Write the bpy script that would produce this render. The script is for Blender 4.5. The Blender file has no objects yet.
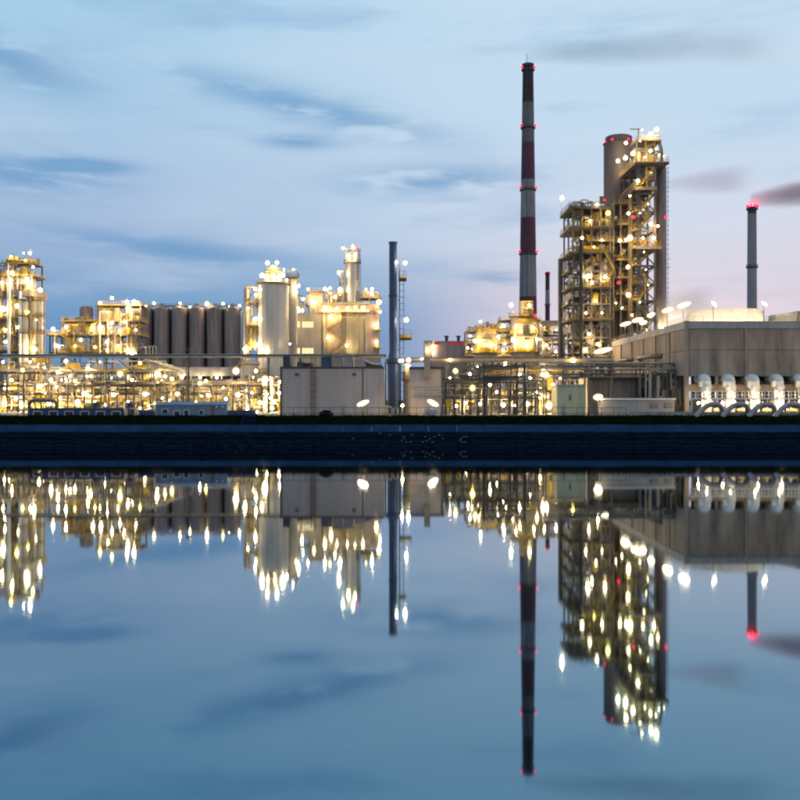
import bpy, math, random
from mathutils import Vector, Matrix

random.seed(11)
rad = math.radians
sc = bpy.context.scene
col = sc.collection

# ------------------------------------------------------------------ camera
F = 970.0          # focal length in pixels of an 800 px wide picture
CZ = 9.7           # camera height above the water
G = 6.2            # level of the plant ground above the water
cam = bpy.data.cameras.new('camera')
cam.sensor_width = 36.0
cam.lens = 36.0 * F / 800.0
cam.clip_start = 0.5
cam.clip_end = 20000
cam_o = bpy.data.objects.new('camera', cam)
cam_o.location = (0, 0, CZ)
cam_o.rotation_euler = (rad(90), 0, 0)
col.objects.link(cam_o)
sc.camera = cam_o

# ------------------------------------------------------------------ render settings
sc.view_settings.view_transform = 'Standard'
sc.view_settings.look = 'None'
sc.view_settings.gamma = 1
sc.view_settings.exposure = 0.0
sc.render.engine = 'CYCLES'
cy = sc.cycles
cy.use_denoising = True
cy.use_light_tree = True
cy.max_bounces = 5
cy.diffuse_bounces = 2
cy.glossy_bounces = 3
cy.transmission_bounces = 2
cy.volume_bounces = 0
cy.sample_clamp_indirect = 4.0
cy.caustics_reflective = False
cy.caustics_refractive = False
cy.pixel_filter_type = 'BLACKMAN_HARRIS'
cy.filter_width = 2.3
cy.volume_step_rate = 2.0
cy.volume_max_steps = 96

# ------------------------------------------------------------------ sky
SUN_EL, SUN_ROT = rad(2.0), rad(125)
world = bpy.data.worlds.new('World')
sc.world = world
world.use_nodes = True
wn, wl = world.node_tree.nodes, world.node_tree.links
wn.clear()


def wnode(t, **kw):
    n = wn.new(t)
    for k, v in kw.items():
        setattr(n, k, v)
    return n


def wmath(op, a, b=None, clamp=False):
    n = wnode('ShaderNodeMath', operation=op, use_clamp=clamp)
    for i, v in enumerate((a, b)):
        if v is None:
            continue
        if isinstance(v, (int, float)):
            n.inputs[i].default_value = v
        else:
            wl.new(v, n.inputs[i])
    return n.outputs[0]


def wsmooth(v, lo, hi):
    n = wnode('ShaderNodeMapRange', interpolation_type='SMOOTHSTEP')
    wl.new(v, n.inputs[0])
    n.inputs[1].default_value = lo
    n.inputs[2].default_value = hi
    return n.outputs[0]


def wmix(fac, a, b, mode='MIX'):
    n = wnode('ShaderNodeMix', data_type='RGBA', blend_type=mode)
    for i, v in ((0, fac), (6, a), (7, b)):
        if isinstance(v, (int, float)):
            n.inputs[i].default_value = v
        elif isinstance(v, tuple):
            n.inputs[i].default_value = (*v, 1)
        else:
            wl.new(v, n.inputs[i])
    return n.outputs[2]


tc = wnode('ShaderNodeTexCoord')
sep = wnode('ShaderNodeSeparateXYZ')
wl.new(tc.outputs['Generated'], sep.inputs[0])
dx, dy, dz = sep.outputs
az_ = wmath('ABSOLUTE', dz)
ramp = wnode('ShaderNodeValToRGB')
wl.new(az_, ramp.inputs[0])
stops = [(0.0, (.105, .265, .535)), (.06, (.130, .305, .570)), (.10, (.200, .375, .625)), (.15, (.350, .490, .715)),
         (.20, (.425, .570, .785)), (.28, (.415, .620, .830)), (.40, (.415, .670, .880)), (1.0, (.26, .49, .77))]
el = ramp.color_ramp.elements
while len(el) < len(stops):
    el.new(0.5)
for e, (p, c) in zip(el, stops):
    e.position = p
    e.color = (*c, 1)
sky = wnode('ShaderNodeTexSky', sky_type='NISHITA')
sky.sun_disc = False
sky.sun_elevation = SUN_EL
sky.sun_rotation = SUN_ROT
sky.altitude = 10
skys = wmix(1.0, sky.outputs[0], (.10, .10, .10), 'MULTIPLY')
base = wmix(0.94, skys, ramp.outputs[0])
# dusk glow low over the horizon on the sunset side
pink = wmath('MULTIPLY', wsmooth(dx, -.07, .23), wsmooth(az_, .27, .07))
base = wmix(wmath('MULTIPLY', pink, .92), base, (.860, .715, .775))
pale = wmath('MULTIPLY', wsmooth(dx, -.35, .15), wsmooth(az_, .07, .19))
base = wmix(wmath('MULTIPLY', pale, .58), base, (.670, .800, .920))


def wnoise(sx, sy, sz, detail, rough, off, rot=0.0, dist=0.0):
    m = wnode('ShaderNodeMapping')
    m.inputs['Scale'].default_value = (sx, sy, sz)
    m.inputs['Location'].default_value = off
    m.inputs['Rotation'].default_value = (0, rot, 0)
    wl.new(tc.outputs['Generated'], m.inputs[0])
    n = wnode('ShaderNodeTexNoise')
    n.inputs['Scale'].default_value = 1
    n.inputs['Detail'].default_value = detail
    n.inputs['Roughness'].default_value = rough
    n.inputs['Distortion'].default_value = dist
    wl.new(m.outputs[0], n.inputs['Vector'])
    return n.outputs['Fac']


n1 = wnoise(3.2, 3.2, 17, 6, .55, (1.3, 0, 2.2), rad(9), .2)
n2 = wnoise(7, 7, 40, 4, .5, (4.1, 2, .3), rad(-5), .6)
veil = wmath('MULTIPLY', wsmooth(n1, .50, .72), wsmooth(az_, .0, .09))
base = wmix(wmath('MULTIPLY', veil, .40), base, (.66, .74, .86))
gap = wmath('MULTIPLY', wsmooth(n1, .50, .30), wsmooth(n2, .30, .62))
base = wmix(wmath('MULTIPLY', gap, .42), base, (.185, .385, .640))


def blob(px, py, spx, spy, tilt=0.0):
    u, v = (px - 400) / F, (400 - py) / F
    k = 1 / math.sqrt(1 + u * u + v * v)
    a = wmath('SUBTRACT', dx, u * k)
    b = wmath('SUBTRACT', dz, v * k)
    b = wmath('ADD', b, wmath('MULTIPLY', a, tilt))
    a = wmath('DIVIDE', a, spx / F)
    b = wmath('DIVIDE', b, spy / F)
    s = wmath('ADD', wmath('MULTIPLY', a, a), wmath('MULTIPLY', b, b))
    g = wmath('EXPONENT', wmath('MULTIPLY', s, -1.0))
    return wmath('MULTIPLY', g, wsmooth(dy, 0.0, 0.3))


bl = None
for a in ((20, 174, 85, 17, .0), (440, 180, 90, 15, -.02), (310, 108, 130, 15, .2), (500, 277, 40, 7, 0), (300, 142, 40, 7, 0), (90, 165, 40, 6, 0),
          (180, 250, 120, 12, .1), (10, 60, 60, 20, .2)):
    b = blob(*a)
    bl = b if bl is None else wmath('ADD', bl, b)
n3 = wnoise(14, 14, 70, 4, .5, (2.1, 1, 7.3), rad(7), .25)
bl = wmath('MULTIPLY', wmath('MINIMUM', bl, 1.0), wsmooth(n3, .30, .56))
base = wmix(wmath('MULTIPLY', bl, .70), base, (.115, .310, .570))
base = wmix(wmath('MULTIPLY', pink, .35), base, (.80, .690, .750))
bg = wnode('ShaderNodeBackground')
bg.inputs['Strength'].default_value = 1.0
wl.new(base, bg.inputs[0])
wo = wnode('ShaderNodeOutputWorld')
wl.new(bg.outputs[0], wo.inputs[0])

# ------------------------------------------------------------------ sun (just set, very weak and soft)
sun = bpy.data.lights.new('sun', 'SUN')
sun.energy = 0.12
sun.angle = rad(25)
sun.color = (1.0, .80, .72)
sun_o = bpy.data.objects.new('sun', sun)
sd = Vector((math.sin(SUN_ROT) * math.cos(rad(8)), math.cos(SUN_ROT) * math.cos(rad(8)), math.sin(rad(8))))
sun_o.rotation_euler = sd.to_track_quat('Z', 'Y').to_euler()
sun_o.location = (80, -50, 120)
col.objects.link(sun_o)

# ------------------------------------------------------------------ materials
M = {}


def mat(name, c, rough=.6, metal=0.0, var=.25, scale=.6, streak=1.0, obj_var=.0, bump=0.0, c2=None):
    m = bpy.data.materials.new(name)
    m.use_nodes = True
    nt = m.node_tree
    n, l = nt.nodes, nt.links
    p = n['Principled BSDF']
    p.inputs['Roughness'].default_value = rough
    p.inputs['Metallic'].default_value = metal
    geo = n.new('ShaderNodeNewGeometry')
    mp = n.new('ShaderNodeMapping')
    mp.inputs['Scale'].default_value = (scale, scale, scale / streak)
    l.new(geo.outputs['Position'], mp.inputs[0])
    nz = n.new('ShaderNodeTexNoise')
    nz.inputs['Scale'].default_value = 1.0
    nz.inputs['Detail'].default_value = 5
    nz.inputs['Roughness'].default_value = .62
    l.new(mp.outputs[0], nz.inputs['Vector'])
    cr = n.new('ShaderNodeValToRGB')
    cr.color_ramp.elements[0].position = .32
    cr.color_ramp.elements[1].position = .68
    d = c2 if c2 else tuple(v * (1 - var) for v in c)
    cr.color_ramp.elements[0].color = (*d, 1)
    cr.color_ramp.elements[1].color = (*[min(1, v * (1 + var * .5)) for v in c], 1)
    l.new(nz.outputs['Fac'], cr.inputs[0])
    out = cr.outputs[0]
    if obj_var:
        oi = n.new('ShaderNodeObjectInfo')
        mr = n.new('ShaderNodeMapRange')
        mr.inputs[3].default_value = 1 - obj_var
        mr.inputs[4].default_value = 1 + obj_var
        l.new(oi.outputs['Random'], mr.inputs[0])
        mx = n.new('ShaderNodeVectorMath')
        mx.operation = 'SCALE'
        l.new(out, mx.inputs[0])
        l.new(mr.outputs[0], mx.inputs['Scale'])
        out = mx.outputs[0]
    l.new(out, p.inputs['Base Color'])
    if bump:
        b = n.new('ShaderNodeBump')
        b.inputs['Strength'].default_value = bump
        b.inputs['Distance'].default_value = .1
        l.new(nz.outputs['Fac'], b.inputs['Height'])
        l.new(b.outputs[0], p.inputs['Normal'])
    if name in ('turf', 'blade', 'stone_dark', 'ledge', 'leaf', 'far_ground'):
        p.inputs['Specular IOR Level'].default_value = 0.0
    M[name] = m
    return m


mat('steel', (.15, .125, .095), .55, .3, .35, .7, 3, .25)
mat('dark_steel', (.055, .055, .06), .5, .3, .3, .7, 3, .25)
mat('pipe_metal', (.40, .37, .32), .38, .6, .25, .8, 1, .30)
mat('cream', (.42, .35, .235), .5, 0, .25, .5, 4, .12)
mat('pale', (.46, .40, .31), .45, .1, .2, .5, 4, .10)
mat('yellow', (.60, .38, .03), .5, 0, .25, .8, 2, .15)
mat('mauve', (.245, .185, .172), .45, .1, .40, .9, 16, .14)
mat('silver', (.46, .43, .40), .42, .35, .22, .5, 14, .05)
mat('gap_shade_silo', (.055, .042, .040), .6, .1, .3, .5, 8)  # shade of the gaps between the front silos, put into the colour
mat('regen', (.095, .078, .085), .6, .1, .25, .35, 6, .0)
mat('concrete', (.335, .255, .195), .9, 0, .42, .42, 6, .07, .2, (.21, .150, .108))
mat('concrete_light', (.36, .335, .30), .85, 0, .25, .5, 3, .05)
mat('ware', (.47, .370, .320), .6, 0, .14, .25, 3, .05)
mat('ware_light', (.37, .32, .275), .6, 0, .14, .3, 3, .05)
mat('brown', (.085, .05, .04), .6, 0, .3, .5, 2)
mat('blue_cabin', (.018, .042, .115), .5, 0, .25, .8, 2)
mat('blue_roof', (.34, .48, .66), .5, 0, .2, .6, 1)
mat('stack_blue', (.050, .080, .150), .5, .1, .22, .5, 5)
mat('band_red', (.080, .011, .026), .6, 0, .3, .3, 5)
mat('band_white', (.22, .20, .21), .65, 0, .45, .35, 8)
mat('band_dull', (.135, .120, .130), .65, 0, .4, .35, 8)
mat('hall_wall', (.20, .150, .150), .7, 0, .2, .3, 3)
mat('band_soot', (.030, .010, .014), .7, 0, .4, .4, 6)
mat('stack_grey', (.25, .225, .235), .65, 0, .22, .3, 5)
mat('white', (.74, .71, .66), .5, 0, .12, .7, 2)
mat('green_wall', (.46, .43, .27), .6, 0, .15, .4, 3)
mat('tan_wall', (.38, .30, .22), .65, 0, .25, .4, 4)
mat('gooseneck', (.29, .265, .275), .5, .1, .2, .6, 1)
mat('rust', (.22, .09, .04), .7, 0, .4, 1.2, 2)
mat('cabin_wall', (.15, .185, .25), .6, 0, .2, .5, 3)
mat('glass_dark', (.02, .025, .03), .12, 0, .1)
mat('stone_dark', (.0095, .0185, .036), .75, 0, .5, .8, .4, .35, .5)
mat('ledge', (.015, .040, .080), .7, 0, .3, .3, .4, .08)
mat('yard', (.20, .185, .16), .9, 0, .35, .12, 1)
mat('far_ground', (.05, .06, .045), .95, 0, .35, .02, 1)
mat('turf', (.0050, .0070, .0035), .95, 0, .5, .7, 1)
mat('blade', (.0065, .010, .004), .8, 0, .5, .5, 1, .0)
mat('leaf', (.008, .013, .007), .7, 0, .5, 2.0, 1)


def emat(name, c, s):
    m = bpy.data.materials.new(name)
    m.use_nodes = True
    n, l = m.node_tree.nodes, m.node_tree.links
    n.clear()
    e = n.new('ShaderNodeEmission')
    e.inputs[0].default_value = (*c, 1)
    e.inputs[1].default_value = s
    o = n.new('ShaderNodeOutputMaterial')
    l.new(e.outputs[0], o.inputs[0])
    M[name] = m
    return m


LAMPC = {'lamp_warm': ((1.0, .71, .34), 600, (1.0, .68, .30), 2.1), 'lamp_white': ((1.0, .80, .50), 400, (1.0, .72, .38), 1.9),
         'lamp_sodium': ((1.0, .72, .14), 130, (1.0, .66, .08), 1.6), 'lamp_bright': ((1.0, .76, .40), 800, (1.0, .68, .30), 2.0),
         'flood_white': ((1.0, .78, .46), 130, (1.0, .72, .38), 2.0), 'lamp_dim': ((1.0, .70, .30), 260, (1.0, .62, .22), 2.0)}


def glow_shell_mat(name, c, s):
    """part-transparent glowing shell standing in for lens bloom around a lamp"""
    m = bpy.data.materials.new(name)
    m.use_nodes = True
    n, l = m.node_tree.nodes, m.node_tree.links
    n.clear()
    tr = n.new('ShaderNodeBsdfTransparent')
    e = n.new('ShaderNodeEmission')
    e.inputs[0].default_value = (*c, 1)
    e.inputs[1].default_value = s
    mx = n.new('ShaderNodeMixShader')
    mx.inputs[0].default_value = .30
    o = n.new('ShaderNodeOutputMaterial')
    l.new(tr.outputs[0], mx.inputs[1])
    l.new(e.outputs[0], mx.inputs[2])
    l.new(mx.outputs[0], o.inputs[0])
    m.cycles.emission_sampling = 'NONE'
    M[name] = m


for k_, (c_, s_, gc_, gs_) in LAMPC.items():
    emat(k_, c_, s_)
    glow_shell_mat(k_ + '_glow', gc_, gs_)
emat('lamp_red', (1.0, .012, .040), 7)
emat('beacon_red', (1.0, .02, .05), 40)
emat('lit_window', (1.0, .80, .42), 1.3)
emat('neon_red', (1.0, .03, .05), .55)

# water: nearly still, long reflections
wm = bpy.data.materials.new('water')
wm.use_nodes = True
n, l = wm.node_tree.nodes, wm.node_tree.links
p = n['Principled BSDF']
p.inputs['Base Color'].default_value = (.085, .225, .320, 1)
p.inputs['Roughness'].default_value = .035
p.inputs['Metallic'].default_value = 1.0
geo = n.new('ShaderNodeNewGeometry')
mp = n.new('ShaderNodeMapping')
mp.inputs['Scale'].default_value = (.018, .05, 1)
l.new(geo.outputs['Position'], mp.inputs[0])
nz = n.new('ShaderNodeTexNoise')
nz.inputs['Scale'].default_value = 1
nz.inputs['Detail'].default_value = 4
l.new(mp.outputs[0], nz.inputs['Vector'])
bp = n.new('ShaderNodeBump')
bp.inputs['Strength'].default_value = .05
bp.inputs['Distance'].default_value = .06
l.new(nz.outputs['Fac'], bp.inputs['Height'])
l.new(bp.outputs[0], p.inputs['Normal'])
mp2 = n.new('ShaderNodeMapping')
mp2.inputs['Scale'].default_value = (.006, .035, 1)
l.new(geo.outputs['Position'], mp2.inputs[0])
nz2 = n.new('ShaderNodeTexNoise')
nz2.inputs['Scale'].default_value = 1
nz2.inputs['Detail'].default_value = 3
l.new(mp2.outputs[0], nz2.inputs['Vector'])
mr2 = n.new('ShaderNodeMapRange')
mr2.inputs[1].default_value = .35
mr2.inputs[2].default_value = .68
mr2.inputs[3].default_value = .024
mr2.inputs[4].default_value = .042
l.new(nz2.outputs['Fac'], mr2.inputs[0])
l.new(mr2.outputs[0], p.inputs['Roughness'])
M['water'] = wm

# ------------------------------------------------------------------ mesh helpers
BOXV = [(-.5, -.5, -.5), (.5, -.5, -.5), (.5, .5, -.5), (-.5, .5, -.5), (-.5, -.5, .5), (.5, -.5, .5), (.5, .5, .5), (-.5, .5, .5)]
BOXF = [(0, 3, 2, 1), (4, 5, 6, 7), (0, 1, 5, 4), (1, 2, 6, 5), (2, 3, 7, 6), (3, 0, 4, 7)]
cache = {}


def mesh(name, v, f, material, smooth=False):
    me = bpy.data.meshes.new(name)
    me.from_pydata(v, [], f)
    me.materials.append(M[material])
    if smooth:
        me.polygons.foreach_set('use_smooth', [True] * len(me.polygons))
        me.set_sharp_from_angle(angle=rad(38))
    me.update()
    return me


def unit_box(m):
    if ('b', m) not in cache:
        cache['b', m] = mesh('block', BOXV, BOXF, m)
    return cache['b', m]


def lathe_data(prof, seg):
    v, f = [], []
    for r, z in prof:
        for i in range(seg):
            a = 2 * math.pi * i / seg
            v.append((r * math.cos(a), r * math.sin(a), z))
    for k in range(len(prof) - 1):
        for i in range(seg):
            j = (i + 1) % seg
            f.append((k * seg + i, k * seg + j, (k + 1) * seg + j, (k + 1) * seg + i))
    f.append(tuple(range(seg - 1, -1, -1)))
    f.append(tuple((len(prof) - 1) * seg + i for i in range(seg)))
    return v, f


def unit_cyl(m, seg=12):
    if ('c', m, seg) not in cache:
        cache['c', m, seg] = mesh('round', *lathe_data([(1, -.5), (1, .5)], seg), m, True)
    return cache['c', m, seg]


def unit_ball(m):
    if ('s', m) not in cache:
        pr = [(math.cos(rad(a)), math.sin(rad(a))) for a in (-82, -55, -28, 0, 28, 55, 82)]
        cache['s', m] = mesh('bulb', *lathe_data(pr, 12), m, True)
    return cache['s', m]


def bars_mesh(bars, m):
    """one mesh of several square bars (p, q, w)"""
    v, f = [], []
    for p_, q_, w in bars:
        p_, q_ = Vector(p_), Vector(q_)
        d = (q_ - p_)
        L = d.length
        if L < 1e-6:
            continue
        R = d.to_track_quat('Z', 'Y').to_matrix()
        c = (p_ + q_) / 2
        b = len(v)
        for x, y, z in BOXV:
            v.append(tuple(c + R @ Vector((x * w, y * w, z * L))))
        f += [tuple(b + i for i in q) for q in BOXF]
    return mesh('bars', v, f, m)


def tube_data(pts, r, seg=8):
    pts = [Vector(q) for q in pts]
    v, f = [], []
    up = Vector((.137, .31, .94)).normalized()
    for i, q in enumerate(pts):
        if i == 0:
            t = pts[1] - q
        elif i == len(pts) - 1:
            t = q - pts[-2]
        else:
            t = (pts[i + 1] - q).normalized() + (q - pts[i - 1]).normalized()
        t.normalize()
        a = t.cross(up)
        if a.length < .05:
            a = t.cross(Vector((1, 0, 0)))
        a.normalize()
        b = t.cross(a)
        k = 1.0
        if 0 < i < len(pts) - 1:
            k = 1 / max(.6, t.dot((q - pts[i - 1]).normalized()))
        for s in range(seg):
            an = 2 * math.pi * s / seg
            v.append(tuple(q + (a * math.cos(an) + b * math.sin(an)) * r * (k if False else 1)))
    for k in range(len(pts) - 1):
        for s in range(seg):
            j = (s + 1) % seg
            f.append((k * seg + s, k * seg + j, (k + 1) * seg + j, (k + 1) * seg + s))
    f.append(tuple(range(seg - 1, -1, -1)))
    f.append(tuple((len(pts) - 1) * seg + s for s in range(seg)))
    return v, f


def rounded(pts, r, n=4):
    """round the corners of a polyline"""
    pts = [Vector(q) for q in pts]
    out = [pts[0]]
    for i in range(1, len(pts) - 1):
        a, b, c = pts[i - 1], pts[i], pts[i + 1]
        ra = min(r, (a - b).length * .49, (c - b).length * .49)
        p0 = b + (a - b).normalized() * ra
        p1 = b + (c - b).normalized() * ra
        for k in range(n + 1):
            t = k / n
            out.append(p0 * (1 - t) ** 2 + b * 2 * t * (1 - t) + p1 * t * t)
    out.append(pts[-1])
    return out


def PX(px, Y):
    return (px - 400) / F * Y


def PZ(py, Y):
    return CZ - (py - 400) / F * Y


class Thing:
    """an Empty at the base of a thing; parts are given in world coordinates"""

    def __init__(s, name, label, cat, loc, group=None, Y=None):
        s.o = bpy.data.objects.new(name, None)
        s.o.empty_display_size = .5
        s.o.location = loc
        col.objects.link(s.o)
        s.o['label'] = label
        s.o['category'] = cat
        if group:
            s.o['group'] = group
        s.loc = Vector(loc)
        s.Y = Y if Y else loc[1]

    def X(s, px, dY=0):
        return PX(px, s.Y + dY)

    def Z(s, py, dY=0):
        return PZ(py, s.Y + dY)

    def add(s, name, me, loc=(0, 0, 0), rot=None, scale=(1, 1, 1), parent=None):
        o = bpy.data.objects.new(name, me)
        col.objects.link(o)
        if parent is None:
            o.parent = s.o
            off = s.loc
        else:
            o.parent = parent
            off = s.loc + Vector(parent.get('_off', (0, 0, 0))) if False else None
        if parent is None:
            o.location = Vector(loc) - off
            if rot is not None:
                o.rotation_mode = 'QUATERNION'
                o.rotation_quaternion = rot
            o.scale = scale
        else:
            # world placement below a part: undo the part's own local matrix
            W = Matrix.LocRotScale(Vector(loc) - s.loc, rot, Vector(scale))
            P = Matrix.LocRotScale(parent.location,
                                   parent.rotation_quaternion if parent.rotation_mode == 'QUATERNION' else None, parent.scale)
            o.matrix_parent_inverse = P.inverted()
            o.matrix_basis = W
        return o

    def box(s, name, m, x0, x1, y0, y1, z0, z1, parent=None):
        return s.add(name, unit_box(m), ((x0 + x1) / 2, (y0 + y1) / 2, (z0 + z1) / 2), None,
                     (abs(x1 - x0), abs(y1 - y0), abs(z1 - z0)), parent)

    def bar(s, name, m, p_, q_, w, w2=None, parent=None):
        p_, q_ = Vector(p_), Vector(q_)
        d = q_ - p_
        return s.add(name, unit_box(m), (p_ + q_) / 2, d.to_track_quat('Z', 'Y'), (w, w2 or w, d.length), parent)

    def rod(s, name, m, p_, q_, r, seg=12, parent=None):
        p_, q_ = Vector(p_), Vector(q_)
        d = q_ - p_
        return s.add(name, unit_cyl(m, seg), (p_ + q_) / 2, d.to_track_quat('Z', 'Y'), (r, r, d.length), parent)

    def lathe(s, name, m, x, y, prof, seg=24, parent=None):
        return s.add(name, mesh(name, *lathe_data(prof, seg), m, True), (x, y, 0), None, (1, 1, 1), parent)

    def tube(s, name, m, pts, r, seg=8, rr=None, parent=None):
        pts = rounded(pts, rr if rr else r * 2.5)
        a = Vector(pts[0])
        v, f = tube_data([Vector(q) - a for q in pts], r, seg)
        return s.add(name, mesh(name, v, f, m, True), a, None, (1, 1, 1), parent)

    def bars(s, name, m, bars, parent=None):
        a = Vector(bars[0][0])
        return s.add(name, bars_mesh([(Vector(p_) - a, Vector(q_) - a, w) for p_, q_, w in bars], m), a, None, (1, 1, 1), parent)

    # ---- composite parts
    def railing(s, path, z, m='yellow', h=1.15, parent=None, step=1.6, toe=True, w=.07):
        b = []
        for (xa, ya), (xb, yb) in zip(path[:-1], path[1:]):
            L = math.hypot(xb - xa, yb - ya)
            k = max(1, round(L / step))
            for i in range(k + 1):
                t = i / k
                x, y = xa + (xb - xa) * t, ya + (yb - ya) * t
                b.append(((x, y, z), (x, y, z + h), w))
            for hh in (h, h * .52):
                b.append(((xa, ya, z + hh), (xb, yb, z + hh), w))
            if toe:
                b.append(((xa, ya, z + .10), (xb, yb, z + .10), .17))
        return s.bars('railing', m, b, parent)

    def deck(s, x0, x1, y0, y1, z, m='steel', rail='yellow', sides='flr', th=.28, h=1.15):
        d = s.box('deck', m, x0, x1, y0, y1, z - th, z)
        if rail:
            e = .06
            P = {'f': [(x0 + e, y0 + e), (x1 - e, y0 + e)], 'b': [(x0 + e, y1 - e), (x1 - e, y1 - e)],
                 'l': [(x0 + e, y0 + e), (x0 + e, y1 - e)], 'r': [(x1 - e, y0 + e), (x1 - e, y1 - e)]}
            bars = []
            for c in sides:
                s.railing(P[c], z, rail, h, d)
        return d

    def ring_deck(s, x, y, r0, r1, z, m='steel', rail='yellow', h=1.15, th=.25, seg=20):
        d = s.lathe('ring_platform', m, x, y, [(r0, z - th), (r1, z - th), (r1, z), (r0, z)], seg)
        if rail:
            path = [(x + (r1 - .06) * math.cos(2 * math.pi * i / seg), y + (r1 - .06) * math.sin(2 * math.pi * i / seg)) for i in range(seg + 1)]
            s.railing(path, z, rail, h, d, 1.8)
        return d

    def frame(s, xs, ys, zs, z0=G, post=.42, beam=.32, m='steel', xb=.0, yb=.0, bm=None):
        for x in xs:
            for y in ys:
                s.box('post', m, x - post / 2, x + post / 2, y - post / 2, y + post / 2, z0, zs[-1])
        for z in zs:
            for y in ys:
                s.box('beam', bm or m, xs[0] - post / 2 + .01, xs[-1] + post / 2 - .01, y - beam / 2, y + beam / 2, z - beam * 1.5, z)
            for x in xs:
                s.box('cross_beam', bm or m, x - beam / 2 + .02, x + beam / 2 - .02, ys[0] + .05, ys[-1] - .05, z - beam * 1.4, z - .02)
        lv = [z0] + list(zs)
        for k in range(len(lv) - 1):
            for i in range(len(xs) - 1):
                if random.random() < xb:
                    a, b = (xs[i], ys[0], lv[k]), (xs[i + 1], ys[0], lv[k + 1] - beam)
                    s.bar('brace', m, a, b, .2)
                    if random.random() < .6:
                        s.bar('brace', m, (xs[i], ys[0] + .25, lv[k + 1] - beam), (xs[i + 1], ys[0] + .25, lv[k]), .2)
            for x in (xs[0], xs[-1]):
                if random.random() < yb:
                    s.bar('brace', m, (x, ys[0], lv[k]), (x, ys[-1], lv[k + 1] - beam), .2)

    def stair(s, p_, q_, w=.9, m='yellow'):
        """stair flight between two points (x,y,z)"""
        p_, q_ = Vector(p_), Vector(q_)
        off = Vector((0, w / 2, 0))
        b = []
        for sg in (-1, 1):
            b.append((p_ + off * sg, q_ + off * sg, .26))
            b.append((p_ + off * sg + Vector((0, 0, 1)), q_ + off * sg + Vector((0, 0, 1)), .08))
            for t in (0, .33, .66, 1):
                c = p_.lerp(q_, t) + off * sg
                b.append((c, c + Vector((0, 0, 1)), .07))
        k = max(3, int(abs(q_.z - p_.z) / .3))
        for i in range(k):
            c = p_.lerp(q_, (i + .5) / k)
            b.append((c - off, c + off, .16))
        return s.bars('stair_flight', m, b)

    def ladder(s, x, y, z0, z1, m='steel', w=.5, r=.07, step=.6, cage=False):
        b = [((x - w / 2, y, z0), (x - w / 2, y, z1), r), ((x + w / 2, y, z0), (x + w / 2, y, z1), r)]
        k = int((z1 - z0) / step)
        for i in range(k):
            z = z0 + (i + .5) * step
            b.append(((x - w / 2, y, z), (x + w / 2, y, z), r * .8))
        if cage:
            z = z0 + 2.5
            while z < z1:
                for a, c in (((x - w * .7, y, z), (x - w * .7, y - .7, z)), ((x - w * .7, y - .7, z), (x + w * .7, y - .7, z)), ((x + w * .7, y - .7, z), (x + w * .7, y, z))):
                    b.append((a, c, r * .8))
                z += 1.5
        return s.bars('ladder', m, b)

    def lamp(s, x, y, z, size=.42, em='lamp_warm', up=False, post=0.0):
        """bulkhead lamp: bracket, hood and bulb; the bulb hangs below the hood"""
        e = -1 if up else 1
        b = [((x, y + size * 2.2, z + e * size * 1.75), (x, y - size * .3, z + e * size * 1.75), size * .3)]
        if post:
            b.append(((x, y + size * 1.3, z - post), (x, y + size * 1.3, z + size * 1.2), .12))
        h = s.bars('lamp', 'steel', b)
        s.add('bulb', unit_ball(em), (x, y, z), None, (size * .66,) * 3, h)
        s.add('glow_shell', unit_ball(em + '_glow'), (x, y, z), None, (size * 1.32,) * 3, h)  # oversized emissive shell added as a soft halo around the bulb
        return h

    def lamps(s, lst, Y=None, em='lamp_warm', k=1.0):
        Y = Y or s.Y
        for a in lst:
            px, py = a[0], a[1]
            sz = (a[2] if len(a) > 2 else 1.0) * .40 * k * random.uniform(.72, 1.22)
            e = em
            if em == 'lamp_warm':
                e = random.choice(('lamp_warm',) * 6 + ('lamp_white',) * 2 + ('lamp_dim', 'lamp_sodium'))
            s.lamp(PX(px, Y), Y, PZ(py, Y), sz, e)

    def red(s, x, y, z, size=.5):
        h = s.box('warning_lamp', 'dark_steel', x - size * .4, x + size * .4, y - size * .4, y + size * .4, z - size * 1.1, z - size * .3)
        s.add('bulb', unit_ball('lamp_red'), (x, y, z + size * .3), None, (size, size, size), h)

    def flood(s, x, y, z, w=2.4, h=.8, tilt=0.0, post=0.0, em='flood_white'):
        """wide floodlight, tilted in the picture plane by tilt degrees"""
        if post:
            s.rod('lamp_post', 'steel', (x, y + .5, z - post), (x, y + .5, z + .1), .09, 8)
        q = Matrix.Rotation(rad(-tilt), 3, 'Y').to_quaternion()
        hd = s.add('floodlight', unit_box('dark_steel'), (x, y + .25, z + .05), q, (w * .9, .3, h * .6))
        s.add('lens', unit_ball(em), (x, y - .1, z), q, (w * .5, .16, h * .36), hd)
        s.add('halo_shell', unit_ball(em + '_glow'), (x, y - .1, z), q, (w * .68, .5, h * .85), hd)  # added halo shell, spreads the glow past the floodlight lens

    def vessel(s, x, y, r, z0, z1, m='cream', dome=.5, seg=20, name='vessel', flange=True):
        pr = [(r, z0)]
        if flange:
            for t in (.33, .66):
                z = z0 + (z1 - z0) * t
                pr += [(r, z - .15), (r * 1.04, z - .14), (r * 1.04, z + .14), (r, z + .15)]
        pr += [(r, z1), (r * .92, z1 + r * dome * .4), (r * .7, z1 + r * dome * .75), (r * .35, z1 + r * dome * .95), (.1, z1 + r * dome)]
        return s.lathe(name, m, x, y, pr, seg)

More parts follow.
